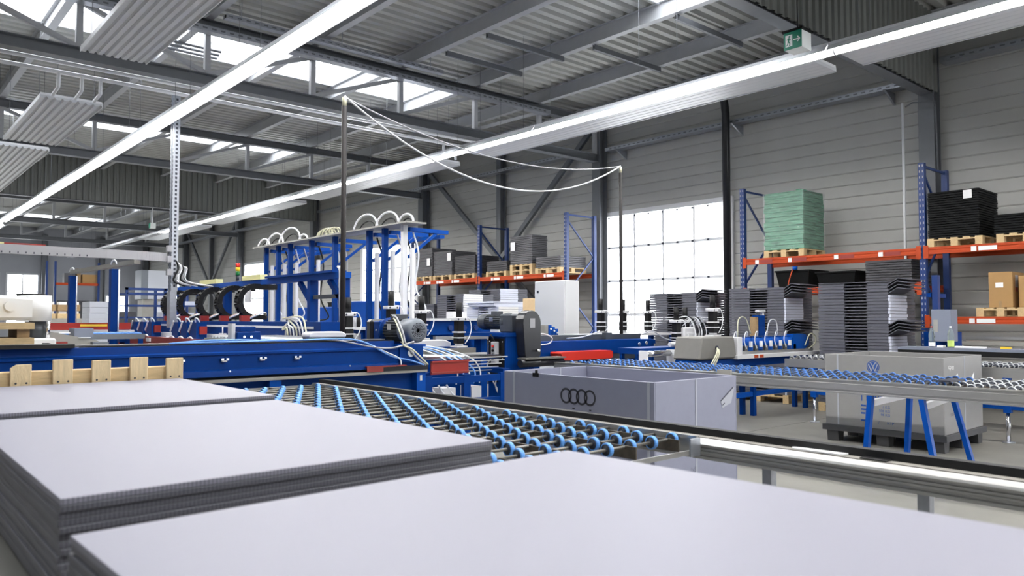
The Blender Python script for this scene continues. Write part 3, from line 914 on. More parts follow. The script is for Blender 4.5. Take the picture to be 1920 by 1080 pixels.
MB().bar((5.12, A['y0'] - 0.004, 0.83), (5.15, A['y0'] - 0.004, 0.845), 0.003, 0.006).build('tear_mark', 'print_dark', t)
text_mesh('1x5', 0.05, 'print_grey', 'print_number', t, (4.70, A['y0'] - 0.002, 0.37), (1, 0, 0), (0, 0, 1))
MB().box(A['x0'] - 0.02, A['x1'] + 0.02, A['y0'] - 0.02, A['y1'] + 0.02, 0.10, 0.159).build('base_rim', 'plastic_base', t)
for xx in (A['x0'] + 0.08, (A['x0'] + A['x1']) / 2, A['x1'] - 0.08):
    for yy in (A['y0'] + 0.1, (A['y0'] + A['y1']) / 2, A['y1'] - 0.1):
        MB().box(xx - 0.07, xx + 0.07, yy - 0.08, yy + 0.08, 0, 0.10).build('base_foot', 'plastic_base', t)

V = dict(x0=9.2, x1=10.42, y0=3.26, y1=4.62)
t = container(V['x0'], V['x1'], V['y0'], V['y1'], 0.20, 1.06, 'box_grey_vw', 'grey folding container with a round blue letter emblem')
x = V['x0'] - 0.0008
MB().box(x - 0.002, x + 0.001, V['y1'] - 0.17, V['y1'] - 0.15, 0.2, 1.06).build('hinge_seam', 'seam', t)
MB().box(9.83, 9.845, V['y0'] - 0.003, V['y0'] + 0.001, 0.2, 1.06).build('hinge_seam', 'seam', t)
em = MB()
yc, zc_ = 4.03, 0.925
xe = x - 0.001
ring(em, (yc, zc_), 0.066, 0.075, xe, 32)
ring(em, (yc, zc_), 0.0, 0.060, xe, 32)
em.build('emblem_disc', 'print_blue', t)
lt = MB()
def stroke(a, b, w_=0.011):
    lt.bar((xe - 0.0012, yc - a[0], zc_ + a[1]), (xe - 0.0012, yc - b[0], zc_ + b[1]), w_, 0.001, (1, 0, 0))
for s in (-1, 1):
    stroke((s * 0.030, 0.052), (0, 0.004))           # V
    stroke((s * 0.052, 0.030), (s * 0.021, -0.050))  # outer W
    stroke((s * 0.021, -0.050), (0, 0.0))            # inner W
lt.build('emblem_letters', 'seam', t)
def vt(s, size, y, z, mt='print_blue'):
    text_mesh(s, size, mt, 'printed_text', t, (x - 0.0015, y, z), (0, -1, 0), (0, 0, 1))
vt('114888', 0.12, 4.20, 0.515)
for (z_, ws_) in ((0.45, (0.06, 0.05)), (0.405, (0.08, 0.03)), (0.36, (0.05,)), (0.275, (0.05, 0.04))):
    y_ = 4.18
    for w2 in ws_:
        MB().box(x - 0.0018, x - 0.0008, y_ - w2, y_, z_, z_ + 0.02).build('printed_line', 'print_blue', t)
        y_ -= w2 + 0.02
vt('1 KG', 0.04, 3.93, 0.445); vt('500 KG', 0.04, 3.97, 0.40); vt('98 KG', 0.04, 3.95, 0.355)
vt('/', 0.045, 3.98, 0.26); vt('KTP', 0.045, 3.88, 0.26)
text_mesh('open', 0.085, 'paper', 'printed_text', t, (9.34, V['y0'] - 0.002, 0.93), (1, 0, -0.06), (0.06, 0, 1))
text_mesh('114888', 0.10, 'print_grey', 'printed_text', t, (9.38, V['y0'] - 0.002, 0.55), (1, 0, 0), (0, 0, 1))
text_mesh('500 KG  98', 0.05, 'print_grey', 'printed_text', t, (9.38, V['y0'] - 0.002, 0.40), (1, 0, 0), (0, 0, 1))
MB().prism([(9.55, 0.84), (9.62, 0.87), (9.66, 0.80), (9.58, 0.79)], 'y', V['y0'] - 0.002, V['y0'] - 0.0006).build('sticker_remains', 'paper', t)
MB().prism([(10.05, 0.80), (10.15, 0.86), (10.14, 0.78)], 'y', V['y0'] - 0.002, V['y0'] - 0.0006).build('sticker_remains', 'paper', t)
MB().box(V['x0'] - 0.03, V['x1'] + 0.03, V['y0'] - 0.03, V['y1'] + 0.03, 0.13, 0.199).build('base_rim', 'plastic_base', t)
for xx in (V['x0'] + 0.08, (V['x0'] + V['x1']) / 2, V['x1'] - 0.08):
    for yy in (V['y0'] + 0.08, (V['y0'] + V['y1']) / 2, V['y1'] - 0.08):
        MB().prism([(xx - 0.08, 0.13), (xx + 0.08, 0.13), (xx + 0.06, 0.0), (xx - 0.06, 0.0)], 'y', yy - 0.07, yy + 0.07).build('base_foot', 'plastic_base', t)

# ================================================================== SECOND CONVEYOR (dark blue wheels, then steel wheels)
t = thing('wheel_conveyor', 'long conveyor with dark blue and steel wheels on blue trestles', 'conveyor', (8.0, 4.5, 0))
wb = wheel_mesh('wheel', 0.04, 0.028, 'wheel_dark_blue', 'hub', 12)
ws = wheel_mesh('wheel', 0.04, 0.028, 'wheel_steel', 'hub', 12)
ax2 = MB().cyl((7.46, 0, 0), (8.58, 0, 0), 0.008, 6).mesh('axle', 'alu_dark')
y = 0.9; j = 0
while y < 7.55:
    inst(ax2, 'axle', t, (0, y, 0.878))
    for i in range(6):
        xx = 7.56 + 0.09 * (j % 2) + 0.18 * i
        if xx < 8.56: inst(wb if y > 2.75 else ws, 'wheel', t, (xx, y, 0.878))
    y += 0.155; j += 1
MB().prism([(7.40, 0.762), (7.46, 0.762), (7.46, 0.897), (7.40, 0.897), (7.40, 0.884), (7.412, 0.880), (7.412, 0.862), (7.40, 0.858), (7.40, 0.80), (7.412, 0.796), (7.412, 0.780), (7.40, 0.776)], 'y', 0.6, 7.6).build('side_rail', 'alu', t)
MB().box(8.58, 8.62, 0.6, 7.6, 0.77, 0.895).build('side_rail', 'alu', t)
for x in (7.82, 8.2):
    MB().box(x - 0.004, x + 0.004, 0.65, 7.6, 0.82, 0.882).build('wheel_rail', 'plate_brown', t)
MB().box(7.36, 7.40, 4.78, 4.95, 0.83, 0.93).build('clamp', 'machine_grey', t)
MB().box(7.56, 7.9, 2.62, 2.74, 0.919, 0.935).build('coupling_strap', 'hub', t)
for (fa, fb, ra, rb) in ((3.28, 3.34, 3.38, 3.44), (2.82, 2.68, 2.98, 2.80), (6.6, 6.6, 6.6, 6.6)):
    MB().bar((7.43, fa, 0.762), (7.40, fb, 0.0), 0.06, 0.045, (0, 1, 0)).build('trestle_leg', 'blue_bright', t)
    MB().bar((8.60, ra, 0.77), (8.63, rb, 0.0), 0.06, 0.045, (0, 1, 0)).build('trestle_leg', 'blue_bright', t)
    MB().bar((7.46, fa, 0.69), (8.58, ra, 0.69), 0.04, 0.06).build('trestle_bar', 'machine_light', t)

# --- third conveyor, steel wheels
t = thing('wheel_conveyor', 'steel wheel conveyor behind the emblem container on thin legs', 'conveyor', (11.0, 3.2, 0))
ax3 = MB().cyl((10.64, 0, 0), (11.5, 0, 0), 0.008, 6).mesh('axle', 'alu_dark')
y = 1.4; j = 0
while y < 5.9:
    inst(ax3, 'axle', t, (0, y, 0.90))
    for i in range(5):
        xx = 10.70 + 0.09 * (j % 2) + 0.18 * i
        if xx < 11.48: inst(ws, 'wheel', t, (xx, y, 0.90))
    y += 0.14; j += 1
MB().box(10.60, 10.64, 1.2, 5.95, 0.78, 0.90).build('side_rail', 'alu', t)
MB().box(11.5, 11.54, 1.2, 5.95, 0.78, 0.90).build('side_rail', 'alu', t)
for y in (3.05, 5.5, 1.5):
    for x in (10.62, 11.52):
        a = MB().box(x - 0.04, x + 0.04, y - 0.04, y + 0.04, 0.36, 0.78).build('leg', 'blue_bright', t)
        MB().cyl((x, y, 0.012), (x, y, 0.36), 0.022, 8).build('leg_tube', 'chrome', a)
        MB().cyl((x, y, 0.0), (x, y, 0.012), 0.07, 10).build('foot_plate', 'galv', a)
    MB().box(10.66, 11.48, y - 0.025, y + 0.025, 0.66, 0.72).build('cross_bar', 'blue_bright', t)
for x in (10.62, 11.52):
    MB().box(x - 0.025, x + 0.025, 1.54, 3.01, 0.40, 0.46).build('side_bar', 'blue_bright', t)
    MB().box(x - 0.025, x + 0.025, 3.09, 5.46, 0.40, 0.46).build('side_bar', 'blue_bright', t)

# ================================================================== BLUE RAIL MACHINE with motor
def motor(parent, cx, cz, y0, y1, r, body='motor_grey', cover='motor_light', fan_near=True):
    """electric motor lying along Y; returns the motor part with fins, cover and box as sub-parts"""
    L = y1 - y0
    b0, b1 = (y0 + L * 0.38, y1) if fan_near else (y0, y1 - L * 0.3)
    mo = MB().cyl((cx, b0, cz), (cx, b1, cz), r * 0.80, 20).build('motor', body, parent)
    fb = MB()
    for i in range(22):
        a = 2 * PI * i / 22
        c, s = math.cos(a), math.sin(a)
        fb.bar((cx + c * r * 0.86, b0 + 0.01, cz + s * r * 0.86), (cx + c * r * 0.86, b1 - 0.02, cz + s * r * 0.86), r * 0.05, r * 0.2, (c, 0, s))
    fb.build('cooling_fins', body, mo, kind='stuff')
    if fan_near: p = [(0.02, y0 + 0.012), (r * 0.6, y0), (r * 0.9, y0 + 0.012), (r, y0 + 0.04), (r * 1.0, b0 + 0.02), (r * 0.9, b0 + 0.03)]
    else: p = [(0.02, y1), (r * 0.6, y1), (r * 0.9, y1 - 0.012), (r, y1 - 0.05), (r * 1.0, b1), (r * 0.9, b1 - 0.01)]
    MB().lathe(p, (cx, 0, cz), 'y', 24).build('fan_cover', cover, mo)
    if fan_near:
        g = MB()
        for rr in (0.2, 0.34, 0.48, 0.62):
            for i in range(12):
                a0 = 2 * PI * i / 12 + 0.08; a1 = a0 + 0.36
                g.tube([(cx + r * rr * math.cos(a), y0 + 0.002, cz + r * rr * math.sin(a)) for a in (a0, (a0 + a1) / 2, a1)], r * 0.035, 4)
        g.build('fan_grille', 'hub', mo, kind='stuff')
    MB().box(cx - r * 0.55, cx + r * 0.55, (b0 + b1) / 2 - L * 0.12, (b0 + b1) / 2 + L * 0.12, cz + r * 0.8, cz + r * 1.35).build('terminal_box', body, mo, bevel=0.006)
    MB().box(cx - r * 1.06, cx - r * 1.04, (b0 + b1) / 2 - 0.05, (b0 + b1) / 2 + 0.03, cz + r * 0.05, cz + r * 0.55).build('name_plate', 'chrome', mo)
    return mo

t = thing('rail_machine', 'long blue steel rail machine behind the upright pallet', 'machine', (1.8, 7.4, 0))
pr = [(7.20, 0.955), (7.235, 0.945), (7.62, 0.945), (7.62, 1.25), (7.30, 1.25), (7.29, 1.185), (7.215, 1.175), (7.215, 1.155), (7.235, 1.15), (7.235, 1.02), (7.21, 1.005), (7.205, 0.985)]
MB().prism(pr, 'x', -3.2, 4.62).build('beam', 'blue', t)
# sloping end of the beam
mb = MB()
fr = [(4.62, 0.955), (4.99, 0.955), (4.88, 1.06), (4.66, 1.20), (4.62, 1.22)]
mb.prism(fr, 'y', 7.235, 7.6); mb.build('beam_end', 'blue', t)
MB().prism([(4.64, 1.0), (4.95, 1.0), (4.95, 1.19), (4.90, 1.23), (4.68, 1.23), (4.64, 1.19)], 'y', 7.62, 7.64).build('end_plate', 'blue', t)
MB().box(4.64, 4.95, 7.21, 7.23, 1.01, 1.20).build('end_plate', 'blue', t)
MB().cyl((4.78, 7.195, 1.11), (4.78, 7.212, 1.11), 0.04, 18).build('round_knob', 'white_paint', t)
MB().cyl((4.78, 7.185, 1.11), (4.78, 7.196, 1.11), 0.01, 10).build('knob_screw', 'black', t)
MB().box(-3.2, 1.45, 7.22, 7.42, 1.252, 1.285).build('belt', 'black_rubber', t)
MB().box(-3.2, 4.6, 7.46, 7.56, 1.252, 1.268).build('top_strip', 'alu_dark', t)
MB().box(1.5, 4.6, 7.31, 7.325, 1.251, 1.262).build('top_edge', 'black', t)
for x in (2.3, 2.7, 3.07, 3.43):
    c = MB().box(x - 0.022, x + 0.022, 7.205, 7.236, 1.09, 1.105).build('clip', 'machine_light', t)
    MB().box(x - 0.035, x - 0.012, 7.195, 7.236, 1.105, 1.125).build('clip_jaw', 'chrome', c)
    MB().box(x + 0.012, x + 0.035, 7.195, 7.236, 1.105, 1.125).build('clip_jaw', 'chrome', c)
for x in (2.75, 4.02):
    MB().cyl((x, 7.2, 1.0), (x, 7.215, 1.0), 0.009, 8).build('bolt', 'chrome', t)
MB().box(2.2, 4.99, 7.18, 7.6, 0.895, 0.925).build('tray_board', 'machine_grey', t)
MB().box(4.22, 4.99, 7.17, 7.3, 0.925, 0.972).build('guard_block', 'black_shiny', t)
MB().box(4.20, 4.40, 7.16, 7.17, 0.925, 0.975).build('guard_cap', 'red_brown', t)
MB().box(4.20, 4.7, 7.16, 7.3, 0.973, 0.985).build('guard_cap', 'red_brown', t)
MB().box(-3.0, 4.90, 7.30, 7.32, 0.62, 0.894).build('apron', 'blue', t)
for x in (-2.8, 0.5, 3.2, 4.92):
    MB().box(x - 0.06, x + 0.06, 7.2, 7.6, 0.0, 0.894).build('leg', 'blue_bright', t)
MB().box(4.90, 4.93, 7.195, 7.2, 0.80, 0.86).build('type_plate', 'machine_light', t)
# motor bracket, gearbox and motor
MB().box(4.66, 5.12, 7.65, 8.2, 1.19, 1.215).build('motor_bracket', 'alu_dark', t)
MB().box(4.70, 5.05, 7.30, 7.60, 1.18, 1.205).build('motor_foot', 'blue_bright', t)
mo = motor(t, 4.93, 1.36, 7.27, 7.86, 0.14)
MB().lathe([(0.02, 7.86), (0.15, 7.86), (0.15, 7.90), (0.13, 7.92), (0.13, 8.02), (0.10, 8.05), (0.02, 8.05)], (4.93, 0, 1.36), 'y', 20).build('gear_flange', 'blue', mo)
MB().box(4.79, 5.07, 7.90, 8.03, 1.21, 1.47).build('gearbox', 'blue', mo, bevel=0.012)
MB().box(4.77, 5.09, 8.05, 8.18, 1.21, 1.49).build('gear_cover', 'black_shiny', mo, bevel=0.03)
MB().cyl((4.786, 7.965, 1.36), (4.79, 7.965, 1.36), 0.012, 10).build('bolt', 'chrome', mo)
def hose(parent, pts, r, m_, name='hose', n=7):
    return MB().tube(bez(pts, n), r, 6).build(name, m_, parent)
hose(t, [(4.76, 7.55, 1.53), (4.72, 7.4, 1.50), (4.70, 7.25, 1.35), (4.72, 7.2, 1.2), (4.85, 7.17, 1.05), (4.95, 7.15, 0.975)], 0.012, 'hose_grey', 'cable')
hose(t, [(4.74, 7.5, 1.50), (4.68, 7.35, 1.45), (4.66, 7.2, 1.28), (4.67, 7.18, 1.20), (4.78, 7.16, 1.15), (4.97, 7.14, 0.98)], 0.010, 'hose_cream', 'cable')
hose(t, [(3.6, 7.4, 1.275), (3.9, 7.3, 1.27), (4.3, 7.19, 1.19), (4.55, 7.18, 1.18), (4.82, 7.2, 1.24)], 0.010, 'hose_grey', 'cable')
hose(t, [(2.3, 7.35, 1.27), (2.9, 7.3, 1.275), (3.5, 7.3, 1.28), (4.1, 7.22, 1.27), (4.5, 7.17, 1.09), (4.72, 7.16, 1.04), (4.92, 7.15, 0.98)], 0.010, 'hose_blue', 'cable')
hose(t, [(2.25, 7.38, 1.265), (2.6, 7.33, 1.29), (3.1, 7.34, 1.285), (3.4, 7.4, 1.27)], 0.012, 'hose_blue', 'cable')
hose(t, [(3.9, 7.4, 1.27), (4.2, 7.3, 1.25), (4.45, 7.17, 1.13), (4.6, 7.16, 1.06), (4.62, 7.15, 0.99)], 0.008, 'hose_white', 'cable')
# equipment standing on the rail machine
hc = thing('handheld_device', 'white and dark handheld device lying on the blue rail machine', 'device', (3.84, 7.44, 1.27))
MB().prism([(3.64, 1.27), (4.03, 1.27), (4.04, 1.30), (3.63, 1.30)], 'y', 7.36, 7.52).build('dark_base', 'black', hc)
MB().prism([(3.62, 1.30), (4.05, 1.30), (4.05, 1.335), (4.0, 1.36), (3.66, 1.36), (3.62, 1.335)], 'y', 7.34, 7.53).build('white_shell', 'machine_light', hc, bevel=0.01)
tb = thing('valve_block', 'blue valve block with two bright screws on the rail machine', 'valve', (3.0, 7.42, 1.27))
MB().box(2.86, 3.10, 7.33, 7.5, 1.27, 1.37).build('body', 'blue', tb, bevel=0.006)
MB().box(2.90, 3.06, 7.36, 7.48, 1.37, 1.42).build('head', 'blue', tb, bevel=0.006)
for x in (2.93, 3.0):
    MB().cyl((x, 7.32, 1.32), (x, 7.33, 1.32), 0.012, 8).build('screw', 'chrome', tb)
MB().box(2.82, 2.855, 7.36, 7.46, 1.27, 1.45).build('side_bracket', 'machine_light', tb)

# --- black poles with the cables slung between them
def pole(x, y, label):
    t = thing('cable_pole', label, 'pole', (x, y, 0))
    MB().cyl((x, y, 0.012), (x, y, 3.93), 0.03, 12).build('tube', 'pole_black', t)
    MB().cyl((x, y, 3.93), (x, y, 4.03), 0.026, 12).build('top_cap', 'hose_cream', t)
    MB().cyl((x, y, 0), (x, y, 0.012), 0.11, 14).build('base_plate', 'black', t)
pole(4.24, 7.78, 'tall black cable pole behind the blue rail machine')
pole(9.70, 8.36, 'tall black cable pole in front of the frosted door')
pa, pb = (4.24, 7.78, 4.045), (9.70, 8.36, 4.045)
MB().tube(sag(pa, pb, 0.72, 24), 0.012, 6).build('slung_cable', 'hose_white', label='pale cable sagging deeply between the two black poles', cat='cable')
MB().tube(sag((4.24, 7.80, 4.045), (9.70, 8.38, 4.045), 0.33, 24), 0.009, 6).build('slung_cable', 'hose_grey', label='thinner grey cable sagging less between the two black poles', cat='cable')

# ================================================================== TRANSFER FRAME between the machines
t = thing('transfer_frame', 'blue frame with red guard and silver strips between two machines', 'machine', (5.9, 7.8, 0))
for x in (5.15, 5.72, 6.3):
    MB().box(x - 0.05, x + 0.05, 7.38, 7.44, 0.0, 0.82).build('leg', 'blue', t)
MB().box(5.2, 5.67, 7.385, 7.435, 0.72, 0.80).build('front_bar', 'blue', t)
MB().box(5.77, 6.25, 7.385, 7.435, 0.72, 0.80).build('front_bar', 'blue', t)
MB().box(5.1, 6.35, 7.385, 7.435, 0.46, 0.52).build('front_bar', 'blue', t)
MB().box(5.17, 5.72, 7.36, 7.38, 0.84, 1.0).build('red_guard', 'red', t)
MB().box(5.17, 5.72, 7.34, 7.38, 0.98, 1.0).build('red_guard_lip', 'red', t)
MB().box(5.17, 5.72, 7.345, 7.36, 0.855, 0.87).build('red_guard_rib', 'red_brown', t)
for i in range(5):
    z = 1.02 - 0.045 * i
    MB().box(5.75, 6.4, 7.42 + 0.06 * i, 7.45 + 0.06 * i, z - 0.012, z).build('strip', 'alu', t)
MB().box(5.1, 6.45, 7.9, 7.96, 0.98, 1.05).build('cross_rail', 'alu', t)
MB().box(5.05, 6.5, 8.2, 8.28, 1.02, 1.1).build('cross_rail', 'alu_dark', t)
MB().cyl((5.1, 7.7, 1.03), (6.5, 7.7, 1.0), 0.03, 12).build('roller', 'chrome', t)
for x in (5.15, 6.4):
    MB().box(x - 0.06, x + 0.06, 7.44, 8.4, 0.80, 0.86).build('side_bar', 'blue', t)
MB().prism([(5.5, 1.10), (6.45, 1.10), (6.45, 1.16), (6.35, 1.2), (5.6, 1.2), (5.5, 1.16)], 'y', 8.7, 8.9).build('white_cover', 'machine_light', t, bevel=0.01)
MB().box(5.4, 6.6, 8.65, 8.95, 1.0, 1.098).build('cover_beam', 'blue', t)
MB().box(5.45, 6.55, 8.6, 9.3, 0.0, 0.99).build('body', 'blue', t)
for i in range(5):
    x = 5.45 + i * 0.09
    hose(t, [(x, 8.5, 1.14), (x + 0.05, 8.0, 1.1), (x + 0.1 + random.uniform(-.05, .05), 7.6, 1.0), (x + 0.2, 7.5, 0.85), (x + 0.15, 7.45, 0.7)], 0.009, 'hose_blue' if i % 2 else 'hose_white')
for i in range(3):
    hose(t, [(5.25 + 0.12 * i, 7.5, 0.7), (5.3 + 0.12 * i, 7.46, 0.6), (5.4 + 0.12 * i, 7.45, 0.5), (5.45 + 0.1 * i, 7.5, 0.4)], 0.012, 'hose_white')
MB().box(5.42, 5.6, 7.46, 7.7, 0.52, 0.66).build('white_unit', 'machine_light', t)
MB().box(5.85, 6.0, 7.46, 7.7, 0.52, 0.66).build('white_unit', 'machine_light', t)

# ================================================================== BLUE BEAM with the gear motor
t = thing('gear_motor_machine', 'blue beam machine driven by a motor with black chain guard', 'machine', (8.0, 8.1, 0))
MB().box(6.80, 7.22, 7.92, 8.30, 0.0, 1.25).build('motor_column', 'blue', t, bevel=0.006)
MB().box(6.785, 6.799, 7.95, 8.27, 0.62, 1.22).build('black_panel', 'black', t)
for y in (7.97, 8.24):
    for z in (0.7, 0.95, 1.18):
        MB().cyl((6.775, y, z), (6.786, y, z), 0.01, 8).build('bolt', 'chrome', t)
MB().box(6.74, 7.25, 7.90, 8.85, 1.25, 1.30).build('motor_plate', 'blue', t)
mo = motor(t, 7.10, 1.45, 8.28, 8.82, 0.115, 'motor_grey', 'motor_grey', False)
MB().box(6.98, 7.22, 8.02, 8.28, 1.30, 1.56).build('gearbox', 'motor_grey', mo, bevel=0.02)
MB().lathe([(0.02, 8.20), (0.13, 8.20), (0.13, 8.26), (0.1, 8.30), (0.02, 8.30)], (7.10, 0, 1.45), 'y', 18).build('flange', 'motor_grey', mo)
mb = MB()
pl = [(7.12 + 0.17 * math.cos(a), 1.44 + 0.17 * math.sin(a)) for a in [PI * i / 10 for i in range(11)]]
pl += [(7.14 + 0.15 * math.cos(a), 1.03 + 0.12 * math.sin(a)) for a in [PI + PI * i / 10 for i in range(11)]]
mb.prism(pl, 'y', 7.74, 7.91)
cg = mb.build('chain_guard', 'black_shiny', t, bevel=0.008)
MB().box(7.08, 7.17, 7.734, 7.741, 1.37, 1.50).build('warning_label', 'hose_grey', cg)
MB().cyl((7.2, 7.68, 1.06), (7.2, 7.74, 1.06), 0.018, 10).build('stud', 'chrome', cg)
pd = MB().box(6.70, 6.765, 8.02, 8.13, 0.88, 1.18).build('control_pendant', 'hose_grey', t, bevel=0.01)
for i in range(4):
    z = 0.94 + i * 0.06
    MB().cyl((6.683, 8.075, z), (6.70, 8.075, z), 0.018, 10).build('push_button', 'black' if i < 3 else 'lamp_red', pd)
hose(t, [(6.73, 8.08, 1.18), (6.72, 8.12, 1.25), (6.75, 8.2, 1.27), (6.78, 8.26, 1.2)], 0.010, 'black', 'cable')
hose(t, [(6.73, 8.15, 0.95), (6.70, 8.2, 0.85), (6.72, 8.15, 0.7), (6.74, 8.0, 0.5)], 0.010, 'hose_grey', 'cable')
MB().box(7.45, 10.05, 8.0, 8.3, 0.95, 1.165).build('beam', 'blue', t, bevel=0.006)
MB().box(7.45, 10.05, 8.02, 8.06, 0.86, 0.949).build('lower_rail', 'motor_grey', t)
MB().box(7.32, 10.0, 8.2, 8.32, 1.166, 1.245).build('upper_rail', 'motor_grey', t)
MB().box(9.05, 9.2, 8.12, 8.2, 1.17, 1.275).build('rail_clamp', 'motor_grey', t)
MB().box(10.05, 10.2, 8.05, 8.25, 1.08, 1.15).build('beam_end', 'blue', t)
for x, z in ((9.72, 1.08), (9.9, 1.10), (9.3, 0.9), (9.7, 0.9)):
    MB().cyl((x, 7.985, z), (x, 8.02, z), 0.03, 12).build('bolt', 'chrome', t)
MB().prism([(7.72, 0.90), (8.7, 0.90), (8.76, 0.915), (8.76, 1.0), (8.72, 1.02), (7.68, 1.02), (7.66, 1.0)], 'y', 7.72, 7.95).build('red_guard', 'red_bright', t)
MB().cyl((6.86, 7.70, 0.89), (7.66, 7.70, 0.89), 0.055, 14).build('roller', 'black_shiny', t)
MB().box(6.9, 7.66, 7.62, 7.80, 0.945, 0.965).build('roller_cover', 'alu_dark', t)
for x in (7.5, 8.7, 9.9):
    MB().box(x - 0.06, x + 0.06, 8.06, 8.3, 0.0, 0.95).build('leg', 'blue', t)
hose(t, [(7.33, 8.0, 1.2), (7.5, 7.95, 1.28), (7.72, 7.97, 1.22), (7.7, 8.0, 1.14), (7.5, 7.98, 1.12)], 0.010, 'hose_white')
hose(t, [(8.2, 8.15, 1.2), (8.5, 8.15, 1.21), (8.9, 8.2, 1.27), (9.1, 8.3, 1.3)], 0.010, 'hose_white')
for k in range(3):
    MB().tube(arc((6.62, 7.72 + 0.02 * k, 0.62), 0.16 - 0.015 * k, 0, 2 * PI, 22, (0.35, -0.9, 0), (0, 0, 1)), 0.010, 5).build('hose_coil', 'hose_grey', t)

bl = thing('valve_cluster', 'small blue valve cluster before the white cabinet', 'valve', (8.15, 8.4, 1.245))
MB().box(7.95, 8.02, 8.36, 8.46, 1.246, 1.40).build('bracket', 'machine_grey', bl)
for i in range(3):
    v = MB().box(8.03 + i * 0.07, 8.09 + i * 0.07, 8.35, 8.45, 1.246, 1.40 - 0.03 * i).build('valve', 'blue_bright', bl, bevel=0.006)
    MB().cyl((8.06 + i * 0.07, 8.33, 1.34 - 0.03 * i), (8.06 + i * 0.07, 8.35, 1.34 - 0.03 * i), 0.014, 8).build('fitting', 'hose_white', v)

# --- white control cabinet
t = thing('control_cabinet', 'tall white control cabinet behind the gear motor machine', 'cabinet', (10.2, 10.4, 0))
MB().box(10.02, 10.38, 9.98, 10.80, 0.0, 2.21).build('body', 'cabinet', t, bevel=0.006)
d_ = MB().box(9.995, 10.018, 9.99, 10.79, 0.08, 2.20).build('door', 'cabinet', t, bevel=0.004)
MB().box(9.985, 9.995, 10.68, 10.72, 1.98, 2.03).build('lock', 'hub', d_)
# --- light table with spindle units
t = thing('spindle_table', 'white machine table carrying black spindle units by the door', 'table', (10.7, 9.2, 0))
MB().box(9.3, 12.0, 8.95, 9.55, 1.19, 1.225).build('table_top', 'machine_light', t)
for x in (9.4, 10.6, 11.9):
    for y in (9.0, 9.5):
        MB().box(x - 0.04, x + 0.04, y - 0.04, y + 0.04, 0, 1.19).build('leg', 'blue', t)

def spindle(label, group, k=1.0):
    t = thing('spindle_unit', label, 'machine part', (0, 0, 0), group)
    MB().box(-0.09, 0.09, -0.08, 0.08, 0.0, 0.02).build('base_plate', 'machine_light', t)
    MB().cyl((0, 0, 0.02), (0, 0, 0.05), 0.06, 12).build('foot', 'hose_grey', t)
    MB().box(-0.06, 0.06, -0.055, 0.055, 0.05, 0.20).build('lower_body', 'black', t, bevel=0.008)
    MB().box(-0.075, 0.075, -0.07, 0.07, 0.125, 0.14).build('clamp', 'machine_light', t)
    MB().box(-0.07, 0.07, -0.065, 0.065, 0.20, 0.22).build('clamp', 'machine_light', t)
    MB().box(-0.055, 0.055, -0.05, 0.05, 0.22, 0.37).build('upper_body', 'black', t, bevel=0.008)
    b = MB().box(-0.09, 0.09, -0.07, 0.07, 0.37, 0.415).build('head_bracket', 'machine_light', t, bevel=0.006)
    MB().cyl((-0.06, -0.072, 0.39), (-0.06, -0.07, 0.39), 0.014, 8).build('screw', 'hub', b)
    MB().cyl((0.06, -0.072, 0.39), (0.06, -0.07, 0.39), 0.014, 8).build('screw', 'hub', b)
    MB().cyl((0, 0, 0.415), (0, 0, 0.62), 0.042, 14).build('drive_cap', 'black', t)
    MB().tube(bez([(0.05, -0.03, 0.42), (0.13, -0.05, 0.40), (0.17, -0.06, 0.28), (0.13, -0.07, 0.15), (0.06, -0.06, 0.05)], 6), 0.008, 5).build('air_hose', 'hose_white', t)
    return t
sp0 = spindle('black spindle unit with green label beside the cabinet', 'black spindle units')
sp0.location = (10.12, 9.2, 1.226)
for (x, y, z, lb) in ((10.78, 9.25, 1.226, 'black spindle unit standing just before the dark pole'), (11.5, 9.25, 1.226, 'black spindle unit in front of the frosted door edge'),
                   (9.93, 7.42, 1.06, 'black spindle unit wrapped in white hoses'), (10.38, 7.58, 1.06, 'black spindle unit behind the hose-wrapped one'),
                   (9.75, 6.62, 1.235, 'black spindle unit on the grey machine cover'),
                   (5.05, 9.12, 1.16, 'black spindle unit right behind the blue machine pole'), (5.72, 9.12, 1.26, 'black spindle unit behind the big grey motor'),
                   (6.22, 9.10, 1.2, 'black spindle unit before the slotted grey dividers'), (6.42, 8.48, 1.10, 'black spindle unit at the fan end of the big motor')):
    dup(sp0, (x, y, z), 0, lb)

t = thing('spindle_bench', 'dark bench carrying spindle units behind the big motor', 'bench', (5.7, 9.15, 0))
MB().box(4.6, 6.6, 9.31, 9.5, 0.0, 1.14).build('frame', 'blue', t)
MB().box(4.6, 5.3, 9.0, 9.305, 1.10, 1.158).build('plate', 'machine_grey', t)
MB().box(5.5, 5.95, 9.0, 9.305, 1.10, 1.258).build('plate', 'alu_dark', t)
MB().box(6.05, 6.35, 9.0, 9.305, 1.10, 1.198).build('plate', 'alu_dark', t)
MB().box(4.62, 6.5, 9.0, 9.3, 1.0, 1.098).build('rail', 'machine_grey', t)

